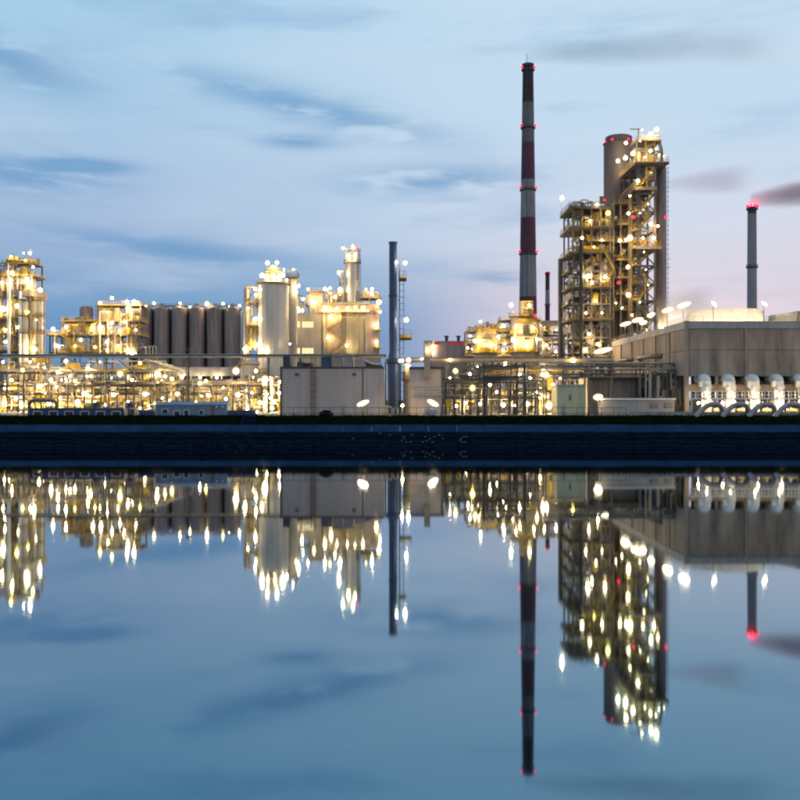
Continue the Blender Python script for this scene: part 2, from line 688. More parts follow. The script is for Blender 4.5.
    def drum(s, x0, x1, y, z, r, m='cream'):
        L = abs(x1 - x0)
        pr = [(.1, -L / 2 - r * .4), (r * .7, -L / 2 - r * .25), (r, -L / 2), (r, L / 2), (r * .7, L / 2 + r * .25), (.1, L / 2 + r * .4)]
        me = mesh('drum', *lathe_data(pr, 16), m, True)
        return s.add('drum', me, ((x0 + x1) / 2, y, z), Vector((1, 0, 0)).to_track_quat('Z', 'Y'))

    def clutter(s, x0, x1, y0, y1, z0, z1, n, mats=('pipe_metal', 'cream', 'pale', 'steel', 'yellow'), big=.9):
        """pipes, small drums, valves and cabinets that fill a process bay"""
        U = random.uniform
        for i in range(n):
            m = random.choice(mats)
            k = random.random()
            x, y = U(x0, x1), U(y0, y1)
            H = z1 - z0
            if k < .30:
                a = z0 + U(0, .3) * H
                b = z0 + U(.5, 1) * H
                xe = min(x1, max(x0, x + U(-3, 3)))
                s.tube('pipe', m, [(x, y, a), (x, y, b), (xe, y, b), (xe, y, max(a, b - U(.5, 3)))], U(.10, .26), 8)
            elif k < .55:
                z = z0 + U(.05, .95) * H
                xe = x + random.choice((-1, 1)) * U(2, (x1 - x0) * .6)
                xe = min(x1, max(x0, xe))
                s.tube('pipe', m, [(x, y, max(z0, z - U(.5, 3))), (x, y, z), (xe, y, z), (xe, y, max(z0, z - U(.3, 4)))], U(.10, .24), 8)
            elif k < .70:
                r = U(.4, big)
                h = U(.25, .7) * H
                s.vessel(x, y, r, z0, z0 + min(h, 9), m, seg=14, flange=False)
            elif k < .82:
                r = U(.35, big * .8)
                L = U(2, 5)
                xc = min(max(x, x0 + L / 2), x1 - L / 2)
                z = z0 + U(.1, .8) * H
                s.drum(xc - L / 2, xc + L / 2, y, z, r, m)
                s.box('saddle', 'steel', xc - L * .3, xc - L * .3 + .3, y - r * .6, y + r * .6, z - r - .6, z - r * .6)
                s.box('saddle', 'steel', xc + L * .3, xc + L * .3 + .3, y - r * .6, y + r * .6, z - r - .6, z - r * .6)
            elif k < .92:
                w, h = U(.6, 2), U(.8, 2.2)
                z = z0 + U(0, .7) * H
                s.box('cabinet', m, x - w / 2, x + w / 2, y - .4, y + .4, z, z + h)
            else:
                z = z0 + U(.1, .8) * H
                s.rod('valve', m, (x, y - .3, z), (x, y + .3, z), U(.3, .5), 12)


def struct(name, me, loc=(0, 0, 0)):
    o = bpy.data.objects.new(name, me)
    o.location = loc
    col.objects.link(o)
    o['kind'] = 'structure'
    return o


def sheet(x0, x1, y0, y1, z, m):
    return mesh('sheet', [(x0, y0, z), (x1, y0, z), (x1, y1, z), (x0, y1, z)], [(0, 1, 2, 3)], m)


# ================================================================== SETTING
struct('water', sheet(-6000, 6000, -3000, 201.5, 0, 'water'))
# plant yard and land up to the horizon
struct('ground', sheet(-9000, 9000, 640, 14000, G - .1, 'far_ground'))
struct('yard', sheet(-700, 700, 211.5, 640, G, 'yard'))
# bank: dark stone courses, pale concrete ledge, turf slope
BX = 700
prof = [(200.0, -1.5)]
courses = 9
bank_m = mesh('bank', [(-BX, 201.2, -1.5), (BX, 201.2, -1.5), (BX, 205.4, 3.0), (-BX, 205.4, 3.0)], [(0, 1, 2, 3)], 'stone_dark')
bank = struct('bank', bank_m)
stone_meshes = {}
cz = -.25
k = 0
ch = .36
while cz < 2.95:
    y = 200.2 + (cz + .3) * .95
    x = -118 - random.uniform(0, 3)
    # each course: long flat stones, slightly uneven; one object per course is 3 px high
    v, f = [], []
    while x < 118:
        w = random.uniform(1.6, 4.2)
        d = random.uniform(-.10, .10)
        zz = random.uniform(-.03, .03)
        b = len(v)
        for (sx, sy, sz) in BOXV:
            v.append((x + (sx + .5) * (w - .06), y + d + .6 + sy * 1.2, cz + ch / 2 + zz + sz * (ch - .05)))
        f += [tuple(b + i for i in q) for q in BOXF]
        x += w
    o = bpy.data.objects.new('stone_course', mesh('stone_course', v, f, 'stone_dark'))
    o['kind'] = 'stuff'
    o.parent = bank
    col.objects.link(o)
    cz += ch
    k += 1
# ledge of cast concrete slabs
lm = mesh('slab', BOXV, BOXF, 'ledge')
SL = 6.0
ang = math.atan2(1.35, 2.7)
for i in range(-21, 21):
    o = bpy.data.objects.new('ledge_slab', lm)
    o.parent = bank
    o.location = (i * SL + 3, 205.05, 3.62 + random.uniform(-.03, .03))
    o.rotation_euler = (ang, 0, 0)
    o.scale = (SL - .05, 3.05, .3)
    col.objects.link(o)
# turf slope
tv, tf = [], []
NX = 400
rows = [(206.2, 4.2), (207.6, 4.9), (209.0, 5.6), (210.4, 6.15), (211.8, 6.3), (212.4, 6.22)]
for j, (yy, zz) in enumerate(rows):
    for i in range(NX + 1):
        xx = -240 + 480 * i / NX
        tv.append((xx, yy, zz + (random.uniform(-.12, .12) if 0 < j < 5 else 0)))
for j in range(len(rows) - 1):
    for i in range(NX):
        a = j * (NX + 1) + i
        tf.append((a, a + 1, a + NX + 2, a + NX + 1))
turf = struct('turf_slope', mesh('turf', tv, tf, 'turf', True))
st = Thing('bank_stair', 'dark concrete stair descending the bank below the silver column', 'stair', (PX(245, 203), 203, .2))
for i in range(16):
    t_ = i / 15
    st.box('step', 'stone_dark', PX(239, 203), PX(250, 203), 200.0 + 9.5 * t_, 201.0 + 9.5 * t_, -.1 + 6.1 * t_, .25 + 6.1 * t_)
for q in (238.4, 250.6):
    st.bar('side_wall', 'stone_dark', (PX(q, 203), 200.2, .35), (PX(q, 203), 210.4, 6.6), .35)
# rough grass on it
gv, gf = [], []
for i in range(26000):
    x = random.uniform(-112, 112)
    t = random.random() ** .8
    y = 206.2 + 5.9 * t
    z = 4.15 + 2.1 * min(1, t * 1.08)
    h = random.uniform(.2, .6) * (1.5 if random.random() < .05 else 1)
    a = random.uniform(0, math.pi)
    w = random.uniform(.03, .07)
    lx, ly = random.uniform(-.2, .2), random.uniform(-.2, .2)
    b = len(gv)
    gv += [(x - w * math.cos(a), y - w * math.sin(a), z - .1), (x + w * math.cos(a), y + w * math.sin(a), z - .1), (x + lx, y + ly, z + h)]
    gf.append((b, b + 1, b + 2))
go = bpy.data.objects.new('grass', mesh('grass', gv, gf, 'blade'))
go['kind'] = 'stuff'
go['label'] = 'dark rough grass along the top of the bank'
go['category'] = 'grass'
col.objects.link(go)

# ================================================================== CHIMNEYS
def banded_stack(name, label, Y, px, bands, w0, w1, rings, lit=None):
    """bands: list of (py_top, py_bottom, material) from the top; w0/w1 width in px at top/bottom"""
    x = PX(px, Y)
    t = Thing(name, label, 'chimney', (x, Y, G))
    top, bot = bands[0][0], bands[-1][1]
    def rr(py):
        return (w0 + (w1 - w0) * (py - top) / (bot - top)) / 2 * Y / F
    for a, b, m in bands:
        t.lathe('band', m, x, Y, [(rr(b), PZ(b, Y)), (rr(a), PZ(a, Y))], 28)
    for py in rings:
        z = PZ(py, Y)
        r = rr(py)
        d = t.lathe('gallery', 'dark_steel', x, Y, [(r * .98, z - .7), (r + .6, z - .4), (r + .6, z), (r * .98, z)], 24)
        path = [(x + (r + .55) * math.cos(2 * math.pi * i / 16), Y + (r + .55) * math.sin(2 * math.pi * i / 16)) for i in range(17)]
        t.railing(path, z, 'dark_steel', 1.2, d)
        if lit is not None and py not in lit:
            continue
        for a in (-165, -15, 90):
            t.red(x + (r + .6) * math.cos(rad(a)), Y + (r + .6) * math.sin(rad(a)), z + 1.1, .56)
    return t


ms = banded_stack('chimney', 'very tall chimney with dark red and white bands and rings of red lamps', 495, 528,
                  [(65, 103, 'band_soot'), (103, 143, 'band_dull'), (143, 180, 'band_red'), (180, 218, 'band_white'),
                   (218, 254, 'band_red'), (254, 297, 'band_white'), (297, 410, 'band_red')], 10.6, 20.5, (70, 128, 190, 254))
ms.ladder(PX(528, 495) - 1.2, 495 - 4.6, 40, 185, 'dark_steel', .6, .1)
ms.lathe('cap', 'dark_steel', PX(528, 495), 495, [(3.05, PZ(65, 495) - .8), (3.05, PZ(65, 495) + .35), (2.5, PZ(65, 495) + .35), (2.5, PZ(65, 495) - .8)], 28)
ms.red(PX(535.5, 480), 480, PZ(316, 480), .8)
ss = banded_stack('chimney', 'thin distant banded chimney with one red lamp, between tall chimney and frame tower', 900, 547.5,
                  [(272, 290, 'band_red'), (290, 305, 'stack_grey'), (305, 405, 'band_red')], 4.2, 5.6, (274, 305), (274,))
gs = banded_stack('chimney', 'plain grey chimney with glowing red top behind the concrete cooling tower', 470, 752,
                  [(207, 214, 'band_red'), (214, 266, 'stack_grey'), (266, 410, 'stack_grey')], 8.6, 10.6, (209, 267), (209,))
for a in range(0, 360, 40):
    gs.red(PX(752, 470) + 2.3 * math.cos(rad(a)), 470 + 2.3 * math.sin(rad(a)), PZ(206, 470), .5)
for a in (-90, 0, 90, 180):
    hd = gs.box('beacon_base', 'dark_steel', PX(752, 470) + 1.2 * math.cos(rad(a)) - .3, PX(752, 470) + 1.2 * math.cos(rad(a)) + .3, 470 + 1.2 * math.sin(rad(a)) - .3, 470 + 1.2 * math.sin(rad(a)) + .3, PZ(207, 470), PZ(206.2, 470))
    gs.add('beacon', unit_ball('beacon_red'), (PX(752, 470) + 1.2 * math.cos(rad(a)), 470 + 1.2 * math.sin(rad(a)), PZ(205.4, 470)), None, (.6, .6, .6), hd)

# blue steel stack with ladder mast
Y = 246
bs = Thing('steel_stack', 'slim dark blue steel stack with thicker base beside a ladder mast', 'chimney', (PX(393, Y), Y, G))
x = PX(393, Y)
u = Y / F
bs.lathe('shaft', 'stack_blue', x, Y, [(4.1 * u, PZ(352, Y)), (3.9 * u, PZ(243, Y))], 24)
bs.lathe('rim', 'stack_blue', x, Y, [(4.0 * u, PZ(244, Y)), (4.5 * u, PZ(243.5, Y)), (4.5 * u, PZ(242, Y)), (3.6 * u, PZ(242, Y)), (3.6 * u, PZ(244, Y))], 24)
bs.lathe('flange', 'dark_steel', x, Y, [(4.0 * u, PZ(297, Y)), (4.7 * u, PZ(296.6, Y)), (4.7 * u, PZ(295.4, Y)), (4.0 * u, PZ(295, Y))], 24)
bs.lathe('base_shell', 'stack_blue', x, Y, [(5.6 * u, G), (5.6 * u, PZ(361, Y)), (4.1 * u, PZ(352, Y))], 24)
bs.lathe('base_collar', 'stack_blue', x, Y, [(5.6 * u, PZ(364, Y)), (8.0 * u, PZ(363, Y)), (8.0 * u, PZ(359, Y)), (5.6 * u, PZ(358, Y))], 24)
for sgn in (-1, 1):
    bs.bar('strut', 'stack_blue', (x + sgn * 7.4 * u, Y - .5, G), (x + sgn * 7.4 * u, Y - .5, PZ(362, Y)), .35)
lm_ = Thing('ladder_mast', 'steel ladder mast with two yellow caged lamp platforms beside the blue stack', 'mast', (PX(400, Y), Y, G))
lm_.ladder(PX(401.5, Y), Y, G, PZ(270, Y), 'dark_steel', 1.15, .14, 1.6)
lm_.bar('post', 'dark_steel', (PX(399.5, Y), Y + .3, G), (PX(399.5, Y), Y + .3, PZ(264, Y)), .22)
for (a, b, py) in ((398.5, 406.5, 279.5), (399.5, 411.5, 338.5)):
    d = lm_.deck(PX(a, Y), PX(b, Y), Y - 1.2, Y + 1.0, PZ(py, Y), 'dark_steel', 'yellow', 'flr', .4, 2.0)
for (a, b, py) in ((398.8, 406.2, 279.5), (399.8, 411.2, 338.5)):
    lm_.box('yellow_screen', 'yellow', PX(a, Y), PX(b, Y), Y + .86, Y + .92, PZ(py, Y) + .05, PZ(py, Y) + .9)
for z in (300, 318, 350):
    lm_.bar('tie', 'dark_steel', (x, Y, PZ(z, Y)), (PX(399.5, Y), Y + .3, PZ(z, Y)), .16)
lm_.lamps([(405, 263, 1.5), (406.5, 320, 1.5), (396.6, 262, .5), (402, 360.5, 1), (408.5, 360, 1.2)], Y - .6, 'lamp_white')
yv = Thing('vessel', 'yellow caged vessel low beside the blue steel stack', 'vessel', (PX(407, 247), 247, G))
yv.vessel(PX(407, 247), 247, 1.0, G, PZ(366, 247), 'cream')
yv.ring_deck(PX(407, 247), 247, 1.0, 1.35, PZ(380, 247), 'steel', 'yellow', 2.2)
# U-bend pipes at the stack foot
for i, px in enumerate((384, 389.5, 395.5)):
    yy = 218
    ub = Thing('bend_pipe', 'cream inverted U pipe at the foot of the blue stack', 'pipe', (PX(px, yy), yy, G), 'U pipes by the stack')
    ub.tube('pipe', 'cream', [(PX(px - 2, yy), yy, G - .3), (PX(px - 2, yy), yy, PZ(406 + i, yy)), (PX(px + 2.4, yy), yy, PZ(406 + i, yy)), (PX(px + 2.4, yy), yy, G - .3)], .2, 10, .45)
    for q in (-2, 2.4):
        ub.lathe('flange', 'steel', PX(px + q, yy), yy, [(.32, G), (.32, G + .12)], 12)

# ================================================================== SILOS
Y = 480
sz0 = PZ(368, Y)


def silo_mesh(r, z0, z1, m, ribs=44):
    v, f = [], []
    prof = [(r, z0), (r, (z0 + z1) / 2 - .2), (r * 1.012, (z0 + z1) / 2), (r, (z0 + z1) / 2 + .2), (r, z1), (r * .97, z1 + .5), (r * .5, z1 + 1.2), (.9, z1 + 1.4)]
    seg = ribs * 2
    for k_, (rr_, z) in enumerate(prof):
        for i in range(seg):
            a = 2 * math.pi * i / seg
            q = rr_ * (1 + (.012 if i % 2 else -.012))
            v.append((q * math.cos(a), q * math.sin(a), z))
    for k_ in range(len(prof) - 1):
        for i in range(seg):
            j = (i + 1) % seg
            f.append((k_ * seg + i, k_ * seg + j, (k_ + 1) * seg + j, (k_ + 1) * seg + i))
    f.append(tuple((len(prof) - 1) * seg + i for i in range(seg)))
    return mesh('silo_shell', v, f, m)


sm = silo_mesh(7.3 / F * Y, 0, PZ(309, Y) - sz0, 'mauve')
sm2 = silo_mesh(7.3 / F * Y, 0, PZ(310, Y) - sz0, 'gap_shade_silo')
spx = [144, 161.6, 179.2, 196.8, 214.4, 232]
for i, px in enumerate(spx):
    x = PX(px, Y)
    t = Thing('silo', 'tall ribbed mauve metal silo, one of a row on a pale plinth', 'silo', (x, Y, G), 'row of mauve silos')
    t.add('shell', sm, (x, Y, sz0))
    t.rod('skirt', 'regen', (x, Y, G), (x, Y, sz0), 3.2, 16)
    t.rod('roof_vent', 'steel', (x, Y, PZ(309, Y) + 2.2), (x, Y, PZ(304, Y)), 1.1, 12)
    t.ladder(x + 3.86, Y - 1.2, sz0, PZ(308, Y), 'steel', .5, .07, .9)
for i in range(7):
    px = 135.2 + 17.6 * i
    yy = Y + 9
    x = PX(px, yy)
    t = Thing('silo', 'ribbed back row silo, coloured dark for the shaded gaps of the mauve row', 'silo', (x, yy, G), 'back row of mauve silos')
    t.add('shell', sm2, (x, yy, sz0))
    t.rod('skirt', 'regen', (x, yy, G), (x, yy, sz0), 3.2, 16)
# white slim silo at the row's end
x = PX(244, 476)
t = Thing('silo', 'slim pale silo at the end of the mauve silo row', 'silo', (x, 476, G))
t.vessel(x, 476, 1.9, G, PZ(312, 476), 'silver')
t.ladder(x, 476 - 2, G, PZ(312, 476), 'steel')
t.rod('roof_vent', 'steel', (x, 476, PZ(312, 476)), (x, 476, PZ(309, 476)), .4)
# walkway over the silos
t = Thing('silo_walkway', 'railed steel walkway with lamps on top of the mauve silos', 'walkway', (PX(188, Y), Y, PZ(306, Y)))
t.deck(PX(138, Y), PX(243, Y), Y - 1.2, Y + 1.2, PZ(306.2, Y), 'steel', 'steel', 'fb')
t.lamps([(154, 303, 1.6), (180, 303, .9), (207, 303.5, 1.8), (223, 303.5, 1.7), (229, 307, .9), (239.5, 305.5, 1.6), (146, 306, .8), (190, 307, .7)], Y - 1.6, 'lamp_warm')
# plinth building under the silos
t = Thing('silo_plinth', 'pale pink plinth building under the mauve silos', 'building', (PX(190, 474), 474, G))
for i in range(10):
    xa = PX(139 + i * 10.2, 474)
    xb = PX(139 + (i + 1) * 10.2, 474)
    t.box('panel', 'ware_light', xa, xb - .06, 472, 472.4, PZ(376, 472), PZ(367, 472))
    t.box('column', 'concrete_light', xa + .4, xa + 1.1, 472.5, 473.3, G, PZ(376, 472))
t.box('slab', 'concrete_light', PX(138, 474), PX(242, 474), 472.2, 490, PZ(367.6, 474) - .7, PZ(367.6, 474))
t.lamps([(182, 377.5, 1.6), (200, 377.5, 1.4), (217, 377.5, 1.4)], 470, 'lamp_white')
t.clutter(PX(150, 478), PX(240, 478), 476, 484, G, G + 14, 24)

# ================================================================== LEFT PROCESS TOWER
Y = 320
lt = Thing('process_tower', 'brightly lit cream process tower with clustered columns and a bare steel top', 'process tower', (PX(10, Y), Y, G))
xs = [PX(a, Y) for a in (-22, -6, 8, 20, 30)]
ys = [Y, Y + 13]
lt.frame(xs, ys, [PZ(a, Y) for a in (388, 368, 350, 334, 318, 294)], m='steel', xb=.25, yb=.4, bm='cream')
lt.frame([PX(a, Y) for a in (-8, 3, 15, 31)], [Y + 1, Y + 10], [PZ(a, Y) for a in (276, 262)], z0=PZ(294, Y), m='steel', xb=.3)
for py in (350, 334, 318):
    lt.deck(PX(-22, Y), PX(31, Y), Y - .8, Y + 13, PZ(py, Y), 'steel', 'yellow', 'fr')
lt.box('girder', 'tan_wall', PX(-22, Y), PX(31.5, Y), Y - 1.1, Y - .6, PZ(296.5, Y), PZ(290, Y))
lt.box('side_girder', 'tan_wall', PX(31.5, Y) - .02, PX(31.5, Y) + .4, Y - .9, Y + 13, PZ(296.5, Y), PZ(290, Y))
lt.deck(PX(-22, Y), PX(31.5, Y), Y - 1.0, Y + 13, PZ(290, Y), 'steel', 'yellow', 'fr')
lt.deck(PX(-8, Y), PX(34, Y), Y, Y + 11, PZ(275, Y), 'steel', 'yellow', 'fr')
lt.deck(PX(0, Y), PX(32, Y), Y + 1, Y + 9, PZ(262.5, Y), 'steel', 'yellow', 'flr')
for px, r, top, m, dy in ((9, .55, 278, 'white', -1.8), (24, 1.5, 300, 'pale', -.2), (-3, 1.8, 299, 'cream', 3), (14, 1.9, 300, 'pale', 4),
                          (33.5, .8, 283, 'pale', 3.0), (37.5, .75, 288, 'cream', 6.5), (41, .7, 291, 'white', 9.5), (43.7, .5, 293, 'cream', 12.5),
                          (29, .7, 281, 'cream', 1.5), (20, .5, 292, 'white', -1.6)):
    lt.vessel(PX(px, Y + dy), Y + dy, r, G, PZ(top, Y + dy), m, name='column')
for px, r, t0, t1, m in ((4, 1.5, 290, 277, 'cream'), (17, 1.8, 290, 272, 'pale'), (27, 1.2, 290, 268, 'cream'), (11, 1.0, 275, 264, 'pale'), (24, 1.1, 275, 266, 'yellow')):
    lt.vessel(PX(px, Y + 3), Y + 3, r, PZ(t0, Y), PZ(t1, Y), m, flange=False)
lt.clutter(PX(-8, Y), PX(31, Y), Y + .3, Y + 5, PZ(290, Y), PZ(266, Y), 34)
lt.clutter(PX(-20, Y), PX(31, Y), Y - .3, Y + 6, PZ(352, Y), PZ(298, Y), 40)
lt.clutter(PX(3, Y), PX(31, Y), Y + 1, Y + 6, PZ(262, Y), PZ(255, Y), 14)
lt.stair((PX(0, Y), Y - .4, PZ(334, Y)), (PX(13, Y), Y - .4, PZ(318, Y)))
for i in range(30):
    px = random.uniform(-14, 31)
    a, c_ = sorted((random.uniform(258, 352), random.uniform(258, 352)))
    a = max(a, 264 if px > 0 else 292)
    if c_ - a > 8:
        lt.rod('pipe', random.choice(('dark_steel', 'steel', 'pale')), (PX(px, Y), Y - 1.3, PZ(c_, Y)), (PX(px, Y), Y - 1.3, PZ(a, Y)), random.choice((.1, .14, .2)), 8)
for px, dy, r_ in ((33.5, 3.0, .8), (37.5, 6.5, .75), (41, 9.5, .7), (24, -.2, 1.5)):
    for py in (300, 316, 333):
        lt.ring_deck(PX(px, Y + dy), Y + dy, r_, r_ + .6, PZ(py, Y + dy), 'dark_steel', 'yellow', 1.1, .2, 12)
lt.ladder(PX(6, Y), Y - 1.5, PZ(352, Y), PZ(291, Y), 'dark_steel', .8, .12, .8, True)
lt.bar('mast', 'steel', (PX(30, Y), Y, PZ(263, Y)), (PX(30, Y), Y, PZ(254, Y)), .2)
lt.bar('mast', 'steel', (PX(13, Y), Y, PZ(263, Y)), (PX(13, Y), Y, PZ(253, Y)), .15)
lt.lamps([(30, 253, 1.6), (11, 256.5, 1), (27, 281, 2.0), (40, 290, 1.4), (2, 283, 1.4), (12, 273, 1.1), (23.5, 253, .5), (-5, 304, 1.8), (3, 309, 1.8), (17, 306, 1.9),
          (19, 327, 1.3), (5, 330, 1.0), (34, 349, 2.0), (20, 345, 1.1), (9, 318, 1), (-8, 283, 1.4), (28, 312, .9), (36, 320, .7), (33, 267, .8), (5, 342, 1.2)], Y - 1.6)

# ================================================================== LEFT MIDDLE PROCESS UNIT
Y = 345
mu = Thing('process_unit', 'stepped yellow railed process unit with many lamps beside the mauve silos', 'process unit', (PX(95, Y), Y, G))
xs = [PX(a, Y) for a in (50, 64, 80, 97, 113, 128, 139)]
mu.frame(xs, [Y, Y + 12], [PZ(a, Y) for a in (388, 370, 352, 334.5)], m='steel', xb=.3)
mu.frame([PX(a, Y) for a in (62, 78, 97, 118, 139)], [Y + 1, Y + 11], [PZ(320, Y)], z0=PZ(334.5, Y), m='steel', xb=.3)
mu.frame([PX(a, Y) for a in (96, 110, 124, 139)], [Y + 2, Y + 10], [PZ(304, Y)], z0=PZ(320, Y), m='steel', xb=.2)
mu.deck(PX(47, Y), PX(140, Y), Y - .8, Y + 13, PZ(334.5, Y), 'steel', 'yellow', 'flr', .4, 1.4)
mu.deck(PX(60, Y), PX(140, Y), Y + .2, Y + 12, PZ(320.5, Y), 'steel', 'yellow', 'flr', .35, 1.4)
mu.deck(PX(95, Y), PX(140, Y), Y + 1.2, Y + 11, PZ(304.5, Y), 'steel', 'yellow', 'flr', .35, 1.3)
mu.deck(PX(49, Y), PX(139, Y), Y - .4, Y + 12, PZ(352, Y), 'steel', 'yellow', 'f', .35, 1.4)
for a, b, py0, py1 in ((60, 76, 333, 323), (76, 90, 331, 323), (99, 110, 318, 307), (64, 74, 350, 340), (108, 120, 350, 339), (126, 137, 318, 308)):
    mu.box('yellow_panel', 'yellow', PX(a, Y), PX(b, Y), Y + 3.2, Y + 3.5, PZ(py0, Y), PZ(py1, Y))
mu.stair((PX(88, Y), Y - 1.6, PZ(351, Y)), (PX(62, Y), Y - 1.6, PZ(335, Y)), 1.4)
mu.stair((PX(88, Y), Y - .2, PZ(334, Y)), (PX(98, Y), Y - .2, PZ(321, Y)), 1.2)
tx = PX(86.5, Y + 6)
mu.lathe('tank', 'mauve', tx, Y + 6, [(2.4, PZ(321, Y)), (2.4, PZ(307, Y)), (2.0, PZ(305, Y)), (.3, PZ(304.6, Y))], 20)
for px, r, t0, t1, m in ((104, 1.6, 320, 309, 'pale'), (117, 1.4, 320, 308, 'cream'), (133, 1.7, 320, 310, 'pale'), (68, 1.6, 334, 324, 'cream'), (100, 1.8, 334, 324, 'pale'),
                         (112, 1.2, 334, 322, 'cream'), (127, 2.2, 334, 323, 'mauve'), (70, 1.6, 352, 338, 'cream'), (116, 2.2, 352, 338, 'pale'), (133, 1.4, 352, 337, 'cream'), (98, 1.6, 352, 337, 'cream')):
    mu.vessel(PX(px, Y + 4), Y + 4, r, PZ(t0, Y), PZ(t1, Y), m, flange=False)
mu.clutter(PX(62, Y), PX(139, Y), Y + .8, Y + 6, PZ(334, Y), PZ(322, Y), 40)
mu.clutter(PX(96, Y), PX(139, Y), Y + 2, Y + 6, PZ(320, Y), PZ(306, Y), 22)
mu.clutter(PX(50, Y), PX(139, Y), Y + .5, Y + 6, PZ(352, Y), PZ(337, Y), 40)
mu.clutter(PX(60, Y), PX(80, Y), Y + 2, Y + 6, PZ(320, Y), PZ(315, Y), 8)
for q in range(4):
    px = 146 + q * 2.6
    mu.tube('vent_pipe', 'pipe_metal', [(PX(px - 10, Y), Y + q, PZ(349, Y)), (PX(px, Y), Y + q, PZ(346 - q * .4, Y)), (PX(px, Y), Y + q, PZ(362, Y))], .3, 8, 1.2)
for i in range(34):
    px = random.uniform(52, 138)
    top = 337 if px < 62 else (322 if px < 97 else 307)
    a = random.uniform(top, 335)
    mu.tube('pipe', random.choice(('dark_steel', 'steel', 'pale')), [(PX(px, Y), Y - 1.0, PZ(356, Y)), (PX(px, Y), Y - 1.0, PZ(a, Y)), (PX(min(139, px + 5), Y), Y + .5, PZ(a, Y))], random.choice((.1, .14, .2)), 6)
mu.ladder(PX(98, Y), Y - 1.2, PZ(352, Y), PZ(305, Y), 'dark_steel', .8, .1, .8, True)
mu.lamps([(53, 329, 2.1), (100, 303, 2.1), (112, 298, 2.0), (127, 302, 1.5), (134, 302, 1.7), (128, 308, 1.9), (93, 328, 2.0), (101, 327.5, 1.8), (112, 323, 1.1), (124, 322, 1.2),
          (81, 340, 1.3), (107, 342, 1), (107, 350, 1), (128, 351, 1.6), (132, 354, 2.0), (108, 312, 1), (66, 327, 1), (120, 331, .9), (136, 330, .8), (75, 346, 1), (58, 346, 1), (95, 347, 1), (118, 346, 1)], Y - 1.6)

# ================================================================== LEFT LOWER PIPE RACK AND EQUIPMENT
Y = 268
rk = Thing('pipe_rack', 'long low pipe rack crowded with pipes and lamps below the process towers', 'pipe rack', (PX(120, Y), Y, G))
xs = [PX(a, Y) for a in range(-10, 266, 17)]
rk.frame([q for q in xs if q < PX(170, Y)], [Y, Y + 8], [PZ(a, Y) for a in (393.5, 385, 372)], m='dark_steel', post=.36, beam=.26, xb=.16)
rk.frame([q for q in xs if q > PX(170, Y)], [Y, Y + 8], [PZ(a, Y) for a in (393.5, 385)], m='dark_steel', post=.36, beam=.26, xb=.2)
for py, m in ((384, 'pipe_metal'), (392.3, 'pipe_metal'), (371, 'cream'), (383, 'steel'), (370, 'pipe_metal')):
    for j in range(3):
        yy = Y + .8 + j * 2.3
        a = PX(random.uniform(-15, 30), Y)
        b = PX(random.uniform(215, 262) if py > 380 else 171, Y)
        rk.rod('pipe', m, (a, yy, PZ(py, Y) + .25), (b, yy, PZ(py, Y) + .25), random.uniform(.14, .28), 10)
# diagonal members and a truss
rk.bar('brace', 'steel', (PX(64, Y), Y - .3, PZ(361, Y)), (PX(83, Y), Y - .3, PZ(382, Y)), .3)
rk.bar('brace', 'steel', (PX(119, Y), Y - .3, PZ(360, Y)), (PX(157, Y), Y - .3, PZ(393, Y)), .3)
tb = []
for i in range(14):
    a, b = 92 + i * 7, 99 + i * 7
    p0, p1 = (PX(a, Y), Y - .5, PZ(392.5, Y)), (PX(b, Y), Y - .5, PZ(385, Y))
    rk.bar('brace', 'steel', p0 if i % 2 else (p0[0], p0[1], p1[2]), p1 if i % 2 else (p1[0], p1[1], p0[2]), .18)
rk.box('chord', 'steel', PX(90, Y), PX(192, Y), Y - .66, Y - .36, PZ(384.6, Y) - .1, PZ(384.6, Y) + .25)
rk.box('chord', 'steel', PX(90, Y), PX(192, Y), Y - .66, Y - .36, PZ(393, Y) - .25, PZ(393, Y) + .1)
for i in range(15):
    px = 150 + i * 2.1
    rk.tube('pipe', 'pipe_metal', [(PX(px, Y + 4), Y + 1 + i * .4, PZ(378 + i * .3, Y)), (PX(px, Y + 4), Y + 1 + i * .4, PZ(360 + i * .8, Y)), (PX(px, Y), Y + 12 + i * .4, PZ(360 + i * .8, Y))], .15, 6)
for i in range(70):
    px = random.uniform(-8, 240)
    a = random.uniform(361 if px < 170 else 379, 398)
    rk.tube('pipe', random.choice(('cream', 'pale', 'dark_steel', 'yellow', 'pipe_metal')), [(PX(px, Y), Y - .8, PZ(min(411, a + random.uniform(6, 22)), Y)), (PX(px, Y), Y - .8, PZ(a, Y)), (PX(px + random.uniform(3, 12), Y), Y - .8, PZ(a, Y))], random.choice((.09, .12, .16)), 6)
rk.lamps([(random.uniform(-5, 255), random.uniform(376, 409), random.uniform(.35, .6)) for q in range(40)], Y + 9.5)
rk.lamps([(66, 361, 1.2), (58, 372, 1.2), (51, 380, 1.5), (56, 387, 1.0), (88, 368, 1.1), (91, 376, 1.2), (39, 387, 1.1), (84, 394, 1.1), (120, 374, 1.7), (157, 374.5, 1.5), (165, 376.5, 1.4), (172, 379, 1.7),
          (113, 395, 1.2), (145, 394, 1.2), (177, 394, 1.3), (208, 395, 1), (238, 395, 1.3), (236, 371, 1.8), (200, 383, .8), (12, 380, .8), (3, 362, .8), (100, 362, .8), (140, 363, .9), (30, 362, .8), (206, 381, .9), (75, 381, .7)], Y - .9)
